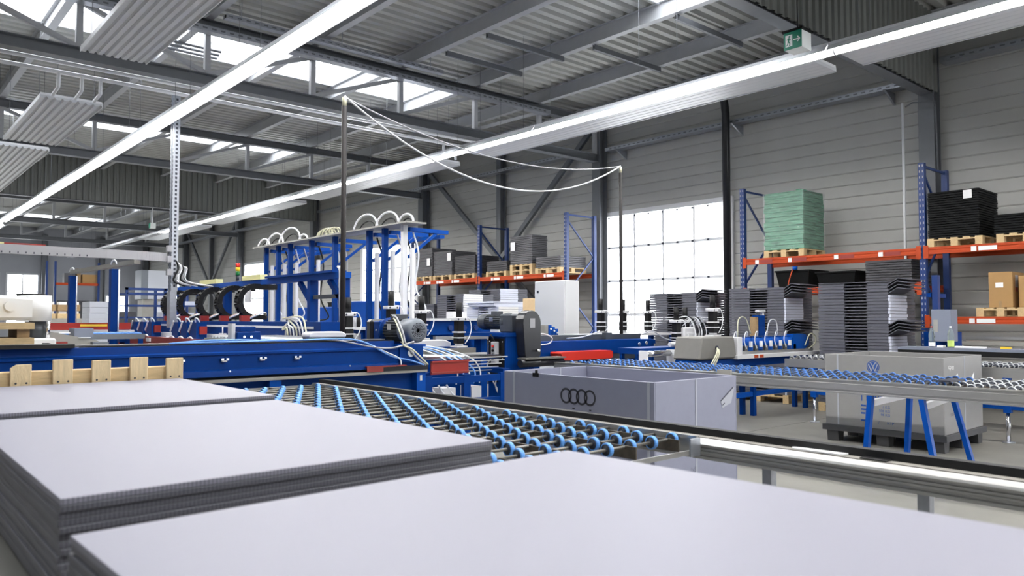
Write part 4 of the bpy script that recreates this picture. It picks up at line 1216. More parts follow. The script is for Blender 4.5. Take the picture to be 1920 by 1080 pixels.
# --- blue machine block with knobs and holes
t = thing('blue_press_beam', 'blue machine beam with round knobs below the divider stacks', 'machine', (8.1, 10.6, 0))
MB().box(7.35, 8.65, 10.5, 10.8, 1.22, 1.46).build('beam', 'blue', t, bevel=0.006)
for x in (7.75, 8.05, 8.3):
    MB().cyl((x, 10.46, 1.34), (x, 10.5, 1.34), 0.045, 14).build('knob', 'blue_rack', t)
MB().box(7.3, 8.4, 10.45, 10.9, 1.461, 1.50).build('top_board', 'machine_light', t)
MB().box(7.9, 8.2, 10.6, 10.8, 1.501, 1.62).build('white_box', 'machine_light', t)
MB().box(7.4, 8.6, 10.42, 10.49, 1.14, 1.20).build('front_rail', 'alu', t)
for x in (7.45, 8.55):
    MB().box(x - 0.07, x + 0.07, 10.55, 10.75, 0, 1.22).build('leg', 'blue', t)

# ================================================================== MACHINE with grey cover and blue cylinders
t = thing('cylinder_machine', 'machine with grey cover and a row of blue cylinders', 'machine', (10.6, 6.4, 0))
MB().prism([(9.0, 0.915), (9.95, 0.915), (9.88, 1.235), (9.08, 1.235)], 'y', 6.34, 6.8).build('cover', 'cover_grey', t, bevel=0.02)
MB().box(9.96, 10.10, 6.34, 6.8, 0.90, 1.22).build('side_cover', 'machine_light', t, bevel=0.01)
MB().cyl((9.42, 6.32, 1.08), (9.42, 6.345, 1.08), 0.03, 10).build('grommet', 'hub', t)
for i in range(3):
    hose(t, [(9.42, 6.33, 1.08), (9.36 - 0.03 * i, 6.25, 1.02), (9.25 - 0.05 * i, 6.22, 0.9), (9.2 - 0.06 * i, 6.25, 0.8)], 0.010, 'hose_cream')
MB().box(9.0, 12.4, 6.4, 6.75, 0.78, 0.90).build('base_beam', 'blue', t)
MB().box(9.9, 12.45, 6.30, 6.42, 0.90, 0.955).build('front_rail', 'machine_light', t)
MB().box(10.1, 12.4, 6.43, 6.75, 0.955, 1.0).build('deck', 'alu', t)
for (z0, z1) in ((0.30, 0.37), (0.55, 0.61)):
    MB().box(9.26, 12.14, 6.46, 6.52, z0, z1).build('base_bar', 'blue_bright', t)
for i in range(6):
    x = 10.22 + 0.29 * i
    c = MB().cyl((x, 6.52, 1.0), (x, 6.52, 1.20), 0.09, 14).build('blue_cylinder', 'blue_bright', t)
    MB().cyl((x, 6.52, 1.20), (x, 6.52, 1.215), 0.075, 12).build('cap', 'blue', c)
    MB().box(x - 0.08, x - 0.04, 6.40, 6.435, 1.06, 1.15).build('label', 'paper', c)
    MB().tube(bez([(x - 0.04, 6.5, 1.21), (x - 0.1, 6.45, 1.29), (x - 0.2, 6.42, 1.28), (x - 0.24, 6.42, 1.16), (x - 0.18, 6.42, 1.04)], 5), 0.009, 5).build('air_hose', 'hose_white', c)
    MB().box(x + 0.1, x + 0.18, 6.44, 6.56, 1.0, 1.08).build('fitting', 'alu_dark', c)
pv = [(11.75, 1.0), (12.15, 1.0), (12.28, 1.06), (12.28, 1.16), (12.15, 1.24), (11.75, 1.24)]
MB().prism(pv, 'y', 6.44, 6.6).build('end_block', 'blue_bright', t)
MB().tube(bez([(12.1, 6.42, 1.05), (12.2, 6.38, 1.24), (12.34, 6.36, 1.2), (12.36, 6.38, 1.08), (12.2, 6.4, 1.0)], 6), 0.010, 5).build('air_hose', 'hose_cream', t)
MB().tube(bez([(11.2, 6.6, 1.2), (11.3, 6.6, 1.45), (11.5, 6.6, 1.46), (11.56, 6.6, 1.25)], 6), 0.010, 5).build('air_hose', 'hose_white', t)
MB().tube(bez([(10.45, 6.65, 1.2), (10.5, 6.66, 1.48), (10.7, 6.66, 1.5), (10.85, 6.66, 1.25)], 6), 0.010, 5).build('air_hose', 'hose_cream', t)
MB().box(10.92, 11.0, 6.62, 6.72, 1.22, 1.52).build('gauge_block', 'wood_dark', t)
MB().box(11.02, 11.2, 6.62, 6.74, 1.22, 1.55).build('valve_tower', 'blue', t)
MB().box(11.08, 11.26, 6.64, 6.72, 1.60, 1.64).build('tower_arm', 'machine_light', t)
MB().box(11.2, 11.25, 6.66, 6.70, 1.22, 1.60).build('tower_rod', 'machine_light', t)
for x in (9.2, 10.6, 12.2):
    for yy in (6.45, 6.64): MB().box(x - 0.04, x + 0.04, yy, yy + 0.06, 0, 0.78).build('leg', 'blue', t)
for i, x in enumerate((10.35, 10.5)):
    MB().box(x, x + 0.1, 6.293, 6.30, 0.905, 0.95).build('orange_mark', 'orange', t)

# --- pneumatic rods and brackets beside the conveyor end
t = thing('pneumatic_rig', 'white pneumatic cylinders on rails beyond the blue wheel conveyor', 'machine part', (9.6, 7.4, 0))
MB().box(8.82, 11.2, 7.25, 7.68, 0.97, 1.058).build('base', 'blue', t)
MB().cyl((8.75, 7.12, 0.98), (9.35, 7.12, 0.98), 0.045, 12).build('cylinder', 'chrome', t)
MB().cyl((9.35, 7.12, 0.98), (11.0, 7.16, 1.01), 0.025, 10).build('rod', 'chrome', t)
MB().cyl((9.6, 7.30, 1.10), (11.3, 7.30, 1.10), 0.035, 10).build('rod', 'machine_light', t)
for x in (8.75, 9.4):
    MB().box(x - 0.012, x + 0.012, 7.05, 7.2, 0.80, 1.03).build('bracket', 'white_paint', t)
MB().box(8.76, 9.39, 7.06, 7.09, 0.80, 0.82).build('bracket_bar', 'white_paint', t)
for x in (8.8, 11.1):
    for yy in (7.3, 7.6): MB().box(x + 0.03, x + 0.09, yy, yy + 0.05, 0, 0.97).build('leg', 'blue', t)
MB().box(9.98, 10.28, 7.3, 7.38, 1.10, 1.36).build('white_head', 'machine_light', t, bevel=0.02)
MB().box(10.05, 10.3, 7.26, 7.3, 1.16, 1.26).build('white_plate', 'machine_light', t)
for i in range(6):
    x = 9.95 + 0.06 * i
    hose(t, [(x, 7.45, 1.5 - 0.04 * i), (x + 0.12, 7.3, 1.52), (x + 0.2, 7.22, 1.3), (x + 0.1, 7.2, 1.12), (x - 0.05, 7.2, 1.08)], 0.009, ('hose_white', 'black', 'hose_grey')[i % 3])
hose(t, [(9.3, 7.6, 1.25), (9.5, 7.55, 1.3), (9.7, 7.45, 1.18), (10.0, 7.3, 1.12)], 0.010, 'hose_grey')

# ================================================================== STACKS OF SLOTTED DIVIDERS
def divider_mesh(W, D, th, flap, mats):
    """one folded divider: front looks along -X, runs along Y from 0 (near end) to W"""
    mb = MB()
    e = th * 0.06
    mb.box(0, D, W * 0.62, W, e, th - e)
    mb.box(0, D, 0.012, W * 0.30, e, th - e)
    mb.box(0.02, D, W * 0.30, W * 0.62, e, th * 0.40)
    mb.box(0.2, D - 0.02, 0.06, W - 0.002, 0.0012, th - 0.0012)
    mb.box(0.012, D * 0.5, W * 0.86, W + 0.012, th * 0.55, th * 0.75)
    if flap:
        f0, f1 = 0.13, 0.30
        vs = []
        for (yy, zz) in ((0.012, th * 0.3), (-f0, th * 0.3 + 0.085), (-f1, th * 0.3 + 0.06)):
            for x in (0.0, D * 0.6): 
                vs.append((x, yy, zz)); vs.append((x, yy, zz + 0.012))
        fs = []
        for i in range(2):
            a = 4 * i; b = 4 * (i + 1)
            fs += [(a, b, b + 2, a + 2), (a + 1, a + 3, b + 3, b + 1), (a, a + 1, b + 1, b), (a + 2, b + 2, b + 3, a + 3)]
        fs += [(0, 2, 3, 1), (8, 9, 11, 10)]
        mb.cur = 0
        mb.add(vs, fs)
    else:
        mb.cur = 1
        mb.box(0.004, D * 0.62, -0.02, 0.012, e, th - e)
    return mb.mesh('plastic_divider', mats)
def divider_stack(x0, y0, W, D, z0, z1, th, label, group, mats=('divider', 'divider_pale'), period=13, nf=4, phase=0):
    a = divider_mesh(W, D, th, False, list(mats)); b = divider_mesh(W, D, th, True, list(mats))
    n = int((z1 - z0) / th)
    for i in range(n):
        k = (n - 1 - i + phase) % period
        o = bpy.data.objects.new('plastic_divider', b if k < nf else a)
        C.objects.link(o)
        o.location = (x0 + random.uniform(-.006, .006), y0 + random.uniform(-.008, .008), z0 + th * i)
        tag(o, '%s, %s from the top' % (label, nth(n - i)), 'divider', group)
    return z0 + n * th
def small_base(x, y, lx, ly, label):
    return pallet(x, y, 0, lx, ly, label, 'floor pallets under divider stacks')
small_base(12.5, 5.55, 1.0, 1.2, 'wooden pallet under the divider stack beside the bottles')
zt = divider_stack(12.0, 5.0, 1.12, 1.0, 0.146, 2.06, 0.049, 'grey slotted plastic divider in the stack beside the bottles', 'dividers beside the bottles')
small_base(13.0, 7.55, 1.0, 1.2, 'wooden pallet under the divider stack behind the blue cylinders')
divider_stack(12.5, 7.0, 1.12, 1.0, 0.146, 2.10, 0.049, 'grey slotted plastic divider in the stack behind the blue cylinders', 'dividers behind the blue cylinders')
small_base(13.0, 9.45, 1.0, 1.2, 'wooden pallet under the divider stack before the frosted door')
divider_stack(12.5, 8.85, 1.15, 1.0, 0.146, 2.02, 0.049, 'grey slotted plastic divider in the stack before the frosted door', 'dividers before the frosted door')
MB().box(11.99, 12.8, 5.0, 6.12, zt + 0.002, zt + 0.012).build('cover_sheet', 'divider', label='thin grey cover sheet over the stack beside the bottles', cat='sheet')

for (x, y, W, z1, lb, mm) in ((11.4, 16.15, 1.05, 1.92, 'grey slotted divider in the pile left of the pale sheets', ('divider', 'divider')),
                          (11.3, 14.75, 1.1, 2.12, 'grey slotted divider in the pile under the orange rack beam', ('divider', 'paper')),
                          (12.6, 14.9, 1.3, 2.30, 'grey slotted divider in the rearmost pile under the rack', ('divider', 'divider_pale')),
                          (11.1, 13.2, 1.15, 1.80, 'pale slotted divider in the bright pile by the cabinet', ('divider_pale', 'paper'))):
    lb = lb.replace('left of', 'next to')
    divider_stack(x, y, W, 0.95, 1.05, z1, 0.055, lb, lb.replace('divider', 'dividers'), mm, 60, 0)
    tt = pallet(x + 0.48, y + W / 2, 0.906, 0.95, W - 0.05, 'wooden pallet under the ' + lb.split(' in the ')[1], 'pallets under divider piles')
    MB().box(x, x + 0.95, y, y + W, 0.0, 0.9).build('storage_crate', 'tray_dark', label='dark crate under the ' + lb.split(' in the ')[1], cat='crate', group='crates under divider piles')
sheet_stack(11.0, 12.0, 13.3, 14.2, 1.887, 6, 0.02, 'divider_pale', None, 'pale plastic sheet lying loose on the bright pile', 'loose pale sheets', 0.08, 0.03)

# cartons next to the cabinet
for (x, y, z0, z1, lb) in ((10.9, 11.75, 1.35, 1.62, 'lower pale wooden carton beside the cabinet'), (10.95, 11.75, 1.63, 1.93, 'middle pale wooden carton beside the cabinet'), (11.15, 11.55, 1.94, 2.22, 'top pale carton peeping over the cabinet edge')):
    MB().box(x, x + 0.5, y, y + 0.45, z0, z1 - 0.004).build('carton', 'cardboard_pale', label=lb, cat='box', bevel=0.004)
pallet(11.15, 11.95, 1.2, 0.7, 0.7, 'small wooden pallet under the pale cartons')
MB().box(10.8, 11.5, 11.6, 12.3, 0, 1.198).build('crate', 'tray_dark', label='dark crate below the pale cartons', cat='crate')

# ================================================================== PALLET RACKS
def rack(ys, beams, top, label):
    t = thing('pallet_rack', label, 'rack', (14.5, sum(ys) / len(ys), 0))
    x0, x1 = 14.0, 15.05
    for y in ys:
        for x in (x0, x1):
            p = MB()
            p.box(x, x + 0.09, y - 0.05, y - 0.046, 0, top).box(x, x + 0.09, y + 0.046, y + 0.05, 0, top).box(x, x + 0.004, y - 0.046, y + 0.046, 0, top)
            u = p.build('upright', 'blue_rack', t)
            if x == x0:
                h = MB()
                for i in range(int(top / 0.1)):
                    for dy in (-0.025, 0.025):
                        h.box(x - 0.002, x + 0.001, y + dy - 0.008, y + dy + 0.008, 0.05 + i * 0.1 - 0.02, 0.05 + i * 0.1 + 0.02)
                h.build('holes', 'hose_grey', u, kind='stuff')
        z = 0.3; flip = 1
        while z + 0.9 < top:
            a, b = ((x0 + 0.09, x1) if flip > 0 else (x1, x0 + 0.09))
            MB().bar((a, y, z), (b, y, z + 0.9), 0.03, 0.035).build('brace', 'blue_rack', t)
            z += 0.95; flip = -flip
        MB().box(x0 + 0.09, x1, y - 0.015, y + 0.015, top - 0.07, top - 0.03).build('tie', 'blue_rack', t)
    for (ya, yb, z, cards) in beams:
        for x in (x0 - 0.02, x1 + 0.04):
            mb = MB()
            mb.prism([(x, z - 0.12), (x + 0.05, z - 0.12), (x + 0.05, z), (x, z), (x, z - 0.04), (x + 0.008, z - 0.05), (x + 0.008, z - 0.07), (x, z - 0.08)], 'y', ya + 0.05, yb - 0.05)
            bm_ = mb.build('beam', 'orange', t)
            if x < 14.5:
                for yy in (ya + 0.06, yb - 0.06):
                    MB().box(x - 0.006, x + 0.0, yy - 0.04, yy + 0.04, z - 0.19, z + 0.03).build('beam_connector', 'orange', bm_)
                for cy in cards:
                    MB().box(x - 0.004, x - 0.001, cy - 0.04, cy + 0.04, z - 0.11, z - 0.03).build('label_card', 'paper', bm_)
                    MB().box(x - 0.004, x - 0.001, cy - 0.34, cy - 0.07, z - 0.105, z - 0.035).build('label_strip', 'red_brown' if abs(z - 2.72) < .01 and cy > 5.3 and cy < 9 else 'paper', bm_)
    return t
rack([8.77, 5.25, 1.7], [(5.25, 8.77, 2.72, [8.42, 7.7, 6.77, 5.95]), (1.7, 5.25, 2.72, [4.45, 3.2]), (1.7, 5.25, 1.53, [4.5, 3.2]), (5.25, 8.77, 2.10, [])], 4.2,
     'blue and orange pallet rack holding the green wrapped pallet')
rack([21.1, 17.55, 13.95], [(17.55, 21.1, 2.70, [20.3, 19.6, 18.8]), (13.95, 17.55, 2.70, [16.9, 15.9, 14.7])], 4.25,
     'blue and orange pallet rack behind the white cabinet')

pallet(14.43, 7.85, 2.721, 0.86, 0.86, 'wooden pallet under the green wrapped load')
mb = MB()
n = 24
for i in range(n):
    z0 = 2.867 + i * 0.047; j = 0.012 * math.sin(i * 1.7)
    mb.box(14.02 - 0.008 * abs(math.sin(i * 2.1)), 14.85, 7.43 + j * .3, 8.27 + j, z0, z0 + 0.0455)
t = thing('wrapped_load', 'green load wrapped in clear film on the upper rack level', 'load', (14.43, 7.85, 2.867))
for i in range(12):
    z0 = 2.867 + i * 0.094
    MB().box(14.02 - 0.01 * abs(math.sin(i * 2.1)), 14.85 + 0.006 * math.sin(i), 7.43 + 0.008 * math.sin(i * 1.3), 8.27 + 0.012 * math.sin(i * 1.7), z0, z0 + 0.0925).build('layer', 'film_green', t, bevel=0.008)
MB().box(14.03, 14.84, 7.44, 8.26, 3.996, 4.02).build('top_sheet', 'film_green', t, bevel=0.006)
MB().box(14.1, 14.3, 7.5, 7.62, 4.021, 4.05).build('green_flap', 'green_dark', t)
MB().box(14.0, 14.87, 7.41, 8.29, 2.869, 4.019).build('stretch_film', 'film_clear', t, bevel=0.01)

def rack_stack(x0, x1, y0, y1, z0, z1, th, matn, label, group, jit=0.008):
    n = max(1, round((z1 - z0) / th))
    return sheet_stack(x0, x1, y0, y1, z0 + n * th, n, th, matn, None, label, group, 0, jit, 'plastic_tray', None, 0.009)
pallet(14.5, 4.75, 2.721, 1.0, 0.85, 'wooden pallet under the black tray stack')
rack_stack(14.02, 14.95, 4.37, 5.16, 2.866, 3.66, 0.04, 'tray_black', 'black plastic tray in the tall stack on the rack', 'black trays in the tall stack')
MB().box(14.006, 14.012, 4.47, 4.60, 3.5, 3.64).build('paper_label', 'paper', label='white paper label on the tall black tray stack', cat='label')
pallet(14.5, 3.7, 2.721, 1.0, 0.85, 'wooden pallet under the low black tray stack')
rack_stack(14.02, 14.95, 3.3, 4.16, 2.866, 3.2, 0.04, 'tray_black', 'black plastic tray in the low stack on the rack', 'black trays in the low stack')
pallet(14.5, 4.1, 1.531, 0.95, 0.7, 'wooden pallet under the brown carton')
t = thing('carton', 'brown cardboard carton with a white label on the rack', 'box', (14.35, 4.1, 1.677))
MB().box(14.06, 14.66, 3.93, 4.27, 1.677, 2.25).build('body', 'cardboard', t, bevel=0.004)
MB().box(14.054, 14.059, 4.06, 4.17, 2.0, 2.08).build('label', 'paper', t)
MB().box(14.054, 14.059, 4.09, 4.13, 1.68, 1.78).build('tape', 'wood_dark', t)
MB().box(14.2, 14.32, 3.924, 3.929, 2.0, 2.2).build('side_label', 'hose_grey', t)
MB().box(14.2, 14.3, 3.924, 3.929, 1.93, 2.0).build('red_label', 'red_brown', t)
MB().box(14.08, 14.66, 3.5, 3.85, 1.677, 2.18).build('carton', 'cardboard', label='second brown carton half hidden behind the labelled one', cat='box', bevel=0.004)
rack_stack(14.03, 14.9, 5.45, 6.25, 2.102, 2.56, 0.045, 'tray_dark', 'dark grey tray stacked below the orange beam', 'dark trays below the beam')
def bin_tray(x0, x1, y0, y1, z0, z1, lb):
    t = thing('plastic_bin', lb, 'bin', ((x0 + x1) / 2, (y0 + y1) / 2, z0))
    s = 0.05
    MB().add([(x0 + s, y0 + s, z0), (x1 - s, y0 + s, z0), (x1 - s, y1 - s, z0), (x0 + s, y1 - s, z0), (x0, y0, z1), (x1, y0, z1), (x1, y1, z1), (x0, y1, z1)],
             [(0, 1, 2, 3), (0, 1, 5, 4), (1, 2, 6, 5), (2, 3, 7, 6), (3, 0, 4, 7)]).build('body', 'tray_black', t)
    MB().box(x0 - 0.02, x1 + 0.02, y0 - 0.02, y1 + 0.02, z1, z1 + 0.03).build('rim', 'tray_black', t)
bin_tray(14.05, 14.8, 7.35, 8.05, 2.102, 2.42, 'black plastic bin with blue strap on the lower rack level')
bin_tray(14.05, 14.8, 6.45, 7.2, 2.102, 2.36, 'black plastic bin beside the dark tray stack')
MB().tube(bez([(14.0, 7.65, 2.48), (13.96, 7.68, 2.35), (13.95, 7.72, 2.2), (13.94, 7.73, 2.05)], 5), 0.012, 6).build('orange_cord', 'orange', label='orange cord hanging from the black bin', cat='cord')
MB().cyl((14.02, 7.62, 2.452), (14.02, 7.62, 2.52), 0.05, 10).build('blue_knot', 'blue_bright', label='blue strap knot on the black bin', cat='strap')

# goods on the second rack
for (y0, y1, z1, th, mt, lb) in ((19.95, 20.85, 3.74, 0.05, 'tray_mid', 'grey tray in the first tall stack of the second rack'),
                             (18.9, 19.86, 3.62, 0.05, 'tray_mid', 'grey tray in the second tall stack of the second rack'),
                             (17.75, 18.75, 3.42, 0.05, 'tray_dark', 'dark tray in the stack touching the middle upright'),
                             (16.3, 17.2, 3.12, 0.06, 'tray_dark', 'dark tray in the lowest stack of the second rack'),
                             (14.15, 15.1, 3.16, 0.05, 'tray_mid', 'grey tray in the short stack near the end upright')):
    rack_stack(14.03, 14.98, y0, y1, 2.85, z1, th, mt, lb, lb.replace('tray', 'trays', 1))
    pallet(14.5, (y0 + y1) / 2, 2.701, 1.0, y1 - y0, 'wooden pallet under the ' + lb.split(' in the ' if ' in the ' in lb else 'the ')[1], 'pallets on the second rack')
for zz in (2.701, 2.846):
    pallet(14.5, 15.68, zz, 1.0, 0.92, ('lower' if zz < 2.8 else 'upper') + ' of two pallets under the highest grey stack')
rack_stack(14.03, 14.6, 15.25, 16.15, 2.995, 3.82, 0.05, 'tray_mid', 'grey tray in the highest stack of the second rack', 'trays of the highest stack')
for (y, z) in ((20.1, 3.3), (19.0, 3.4), (16.0, 3.5)):
    MB().box(13.985, 13.99, y - 0.09, y + 0.09, z - 0.12, z + 0.12).build('paper_label', 'paper', label='white paper label on the %s grey tray stack of the second rack' % {20.1: 'first tall', 19.0: 'second tall', 16.0: 'highest'}[y], cat='label')
for (y0, y1, z1, lb) in ((18.0, 20.6, 1.3, 'black bin row under the second rack'),):
    bin_tray(14.1, 15.0, y0, y1, 0.0, z1, lb)
for (y0, y1, z0, z1, x, lb) in ((19.3, 20.4, 0.0, 1.9, 13.0, 'dark crate standing before the second rack'), (22.0, 23.0, 0.0, 2.0, 12.0, 'black crate by the gantry')):
    bin_tray(x, x + 0.9, y0, y1, z0, z1, lb)

# ================================================================== BENCH with bottles and control box
t = thing('work_bench', 'long dark bench with two plastic bottles', 'bench', (12.0, 3.0, 0))
MB().box(11.6, 11.96, 1.0, 4.72, 1.05, 1.09).build('bench_top', 'cabinet_grey', t)
MB().box(11.6, 11.62, 1.0, 4.72, 0.98, 1.049).build('front_edge', 'black', t)
for y in (1.3, 2.9, 4.5):
    MB().box(11.72, 11.86, y - 0.05, y + 0.05, 0, 1.05).build('leg', 'cabinet_grey', t)
MB().box(11.7, 11.9, 1.36, 2.84, 0.3, 0.9).build('cupboard', 'cabinet_grey', t)
t2 = thing('control_box', 'blue grey control box on a blue stand behind the bottles', 'control box', (12.4, 4.3, 0))
MB().box(12.05, 12.3, 4.15, 4.42, 1.16, 1.63).build('body', 'cabinet_grey', t2, bevel=0.006)
MB().box(12.044, 12.05, 4.33, 4.39, 1.3, 1.48).build('label', 'machine_grey', t2)
MB().box(12.31, 12.6, 4.2, 4.62, 0.0, 1.3).build('stand', 'blue', t2)
MB().box(12.32, 12.42, 4.42, 4.5, 1.3, 2.15).build('post', 'blue_rack', t2)
MB().box(12.3, 12.9, 4.51, 4.57, 1.82, 1.88).build('arm', 'blue', t2)
def bottle(x, y, z, label, cap, wrapm, lev):
    t = thing('bottle', label, 'bottle', (x, y, z))
    MB().lathe([(0.002, 0.0), (0.038, 0.0), (0.042, 0.01), (0.042, 0.10), (0.039, 0.12), (0.042, 0.14), (0.042, 0.19), (0.03, 0.235), (0.014, 0.265), (0.013, 0.285)], (x, y, z), 'z', 16).build('body', 'bottle_glass', t)
    MB().lathe([(0.0155, 0.278), (0.0155, 0.30), (0.001, 0.30)], (x, y, z), 'z', 12).build('cap', cap, t)
    MB().lathe([(0.0428, 0.015), (0.0428, lev)], (x, y, z), 'z', 16).build('label', wrapm, t)
bottle(11.68, 4.28, 1.091, 'clear plastic bottle with dark red cap and white label', 'red_brown', 'paper', 0.07)
bottle(11.70, 4.04, 1.091, 'clear plastic bottle with yellow green label', 'paper', 'liquid_green', 0.10)
MB().box(11.64, 11.74, 4.12, 4.2, 1.091, 1.12).build('tape_roll_box', 'paper', label='small white box between the two bottles', cat='box')
MB().box(11.66, 11.72, 3.6, 3.98, 1.091, 1.115).build('paper_strip', 'paper', label='white and red paper strip on the bench', cat='paper')
MB().box(11.66, 11.72, 3.3, 3.42, 1.091, 1.12).build('marker_tin', 'yellow', label='small yellow and black tin on the bench', cat='tin')
t = thing('wall_bench', 'grey railed bench in front of the lower rack', 'bench', (13.4, 2.5, 0))
MB().box(13.3, 13.9, 0.5, 4.6, 1.08, 1.14).build('bench_top', 'machine_grey', t)
MB().box(13.3, 13.34, 0.5, 4.6, 1.18, 1.22).build('rail', 'alu', t)
for y in (0.7, 2.5, 4.4):
    MB().box(13.4, 13.5, y - 0.04, y + 0.04, 0, 1.08).build('leg', 'machine_grey', t)
    MB().box(13.305, 13.335, y - 0.02, y + 0.02, 1.14, 1.18).build('rail_post', 'alu', t)

# ================================================================== HOSE GANTRY
t = thing('hose_gantry', 'blue gantry of posts and arms with looping white hoses', 'gantry', (7.3, 14, 0))
MB().box(7.0, 7.4, 10.7, 17.1, 3.10, 3.13).build('tray_board', 'machine_grey', t)
for i, y in enumerate((11.05, 11.67, 12.2, 13.5, 14.5, 15.5, 16.1, 16.75)):
    wht = i == 0
    g = MB().box(7.14, 7.23, y - 0.04, y + 0.04, 0.0, 3.099).build('post', 'white_paint' if wht else 'blue', t)
    MB().box(7.28, 8.1, y - 0.035, y + 0.035, 3.0, 3.07).build('arm', 'blue_bright', t)
    MB().bar((7.26, y, 2.55), (7.85, y, 3.0), 0.045, 0.05).build('arm_brace', 'blue_bright', t)
    if i != 3:
        MB().box(7.26, 7.31, y - 0.14, y - 0.06, 1.34, 2.7).build('hose_duct', 'white_paint', t)
MB().box(7.9, 8.0, 11.0, 12.4, 2.92, 2.98).build('arm_link', 'blue_bright', t)
MB().box(7.9, 8.0, 14.4, 16.8, 2.92, 2.98).build('arm_link', 'blue_bright', t)
random.seed(3)
for (y, r) in ((11.0, 0.17), (11.6, 0.27), (12.35, 0.30), (16.9, 0.2), (16.3, 0.28), (15.55, 0.34), (14.9, 0.14)):
    MB().tube(arc((7.18, y, 3.12), r, 0, PI, 14, (0.25, -1, 0), (0.12, 0, 1)), 0.02, 6).build('hose_loop', 'hose_white', t)
    MB().tube(arc((7.24, y + 0.06, 3.12), r * 0.7, 0, PI, 12, (0.2, -1, 0), (0.25, 0, 0.9)), 0.012, 5).build('hose_loop', 'black', t)
for i in range(6):
    y = 13.5 + 0.12 * i
    MB().tube(arc((7.2, y, 3.12), 0.12 + 0.03 * random.random(), 0, PI, 10, (0.4, -1, 0), (0.1, 0, 1.3)), 0.014, 5).build('hose_loop', 'hose_cream', t)
for i in range(13):
    y = (11.1, 11.35, 11.6, 12.1, 12.3, 13.6, 13.9, 14.6, 15.3, 15.7, 16.2, 16.5, 16.8)[i]
    m_ = ('hose_white', 'black', 'hose_grey')[i % 3]
    d_ = random.uniform(0.5, 1.3)
    hose(t, [(7.4, y, 3.0), (7.45, y - 0.1, 2.6), (7.42, y - 0.05, 2.2 - d_ * 0.3), (7.5, y - 0.25, 1.8 - d_ * 0.3), (7.45, y + 0.1, 1.45)], 0.016, m_)
# blue tanks and white shelf under the gantry
t = thing('tank_bench', 'blue machine bodies and white shelf under the hose gantry', 'machine', (8.2, 14, 0))
for (y0, y1, z1) in ((10.95, 12.5, 1.25), (13.2, 14.3, 1.85), (14.9, 16.7, 1.75)):
    MB().box(7.9, 8.8, y0, y1, 0.0, z1).build('body', 'blue_bright', t, bevel=0.02)
MB().box(7.45, 7.85, 11.0, 16.9, 1.28, 1.33).build('shelf', 'white_paint', t)
for y in (11.2, 13.0, 15.0, 16.7):
    MB().box(7.5, 7.56, y - 0.03, y + 0.03, 0.0, 1.28).build('leg', 'blue', t)
for i in range(9):
    y = 11.4 + 0.6 * i
    c = MB().box(7.5, 7.62, y, y + 0.16, 1.02, 1.2).build('valve_box', 'machine_light' if i % 2 else 'red', t)
    MB().cyl((7.48, y + 0.08, 1.1), (7.5, y + 0.08, 1.1), 0.03, 8).build('dial', 'hub', c)
for i in range(4):
    MB().cyl((7.6, 13.3 + 0.14 * i, 1.331), (7.6, 13.3 + 0.14 * i, 1.52), 0.04, 10).build('filter_cup', 'machine_light' if i % 2 else 'black', t)

# ================================================================== DRAG CHAIN MACHINE
t = thing('drag_chain_machine', 'blue machine row with five black cable chains', 'machine', (5.2, 14, 0))
MB().box(4.95, 5.3, 9.7, 17.8, 1.16, 1.45).build('base_beam', 'blue', t)
MB().box(4.935, 4.949, 9.9, 17.6, 1.35, 1.385).build('white_rail', 'white_paint', t)
MB().box(4.86, 4.949, 10.0, 14.0, 1.14, 1.22).build('guide_profile', 'machine_light', t)
MB().box(4.86, 4.949, 15.1, 16.6, 1.14, 1.22).build('guide_profile', 'machine_light', t)
MB().box(4.55, 4.85, 10.3, 17.6, 1.10, 1.13).build('table', 'machine_light', t)
MB().box(4.50, 4.55, 10.3, 17.7, 0.985, 1.145).build('red_rail', 'red_brown', t)
for y in (12.2, 16.0):
    c = MB().box(4.47, 4.50, y - 0.12, y + 0.12, 1.05, 1.12).build('rail_clip', 'machine_light', t)
for y in (10.5, 13.0, 15.5, 17.5):
    MB().box(5.0, 5.2, y - 0.08, y + 0.08, 0, 1.16).build('leg', 'blue', t)
    MB().box(4.55, 4.65, y - 0.05, y + 0.05, 0, 1.10).build('leg', 'blue', t)
for y in (17.55, 17.0, 16.45, 14.85, 14.35, 13.85):
    pl = [(y - 0.17, 1.132), (y + 0.17, 1.132), (y + 0.17, 1.28), (y + 0.02, 1.43), (y - 0.17, 1.43)]
    c = MB().prism(pl, 'x', 4.62, 4.8).build('clamp_plate', 'blue', t)
    MB().bar((4.60, y + 0.19, 1.26), (4.60, y + 0.0, 1.45), 0.02, 0.03).build('clamp_edge', 'white_paint', c)
    MB().tube(bez([(4.58, y - 0.15, 1.12), (4.56, y - 0.05, 1.17), (4.56, y + 0.1, 1.14), (4.57, y + 0.17, 1.08)], 5), 0.016, 5).build('hose', 'hose_white', c)
    MB().tube(bez([(4.7, y - 0.1, 1.43), (4.68, y - 0.05, 1.49), (4.68, y + 0.08, 1.50), (4.7, y + 0.12, 1.42)], 5), 0.013, 5).build('hose', 'hose_white', c)
    MB().box(4.66, 4.78, y - 0.24, y - 0.175, 1.22, 1.36).build('red_stop', 'red', c)
for y in (10.7, 12.2, 13.2, 15.6):
    c = MB().cyl((4.9, y, 1.24), (4.9, y, 1.35), 0.012, 6).build('hanger_rod', 'white_paint', t)
    MB().box(4.88, 4.92, y - 0.12, y + 0.12, 1.21, 1.245).build('hanger_bar', 'white_paint', c)
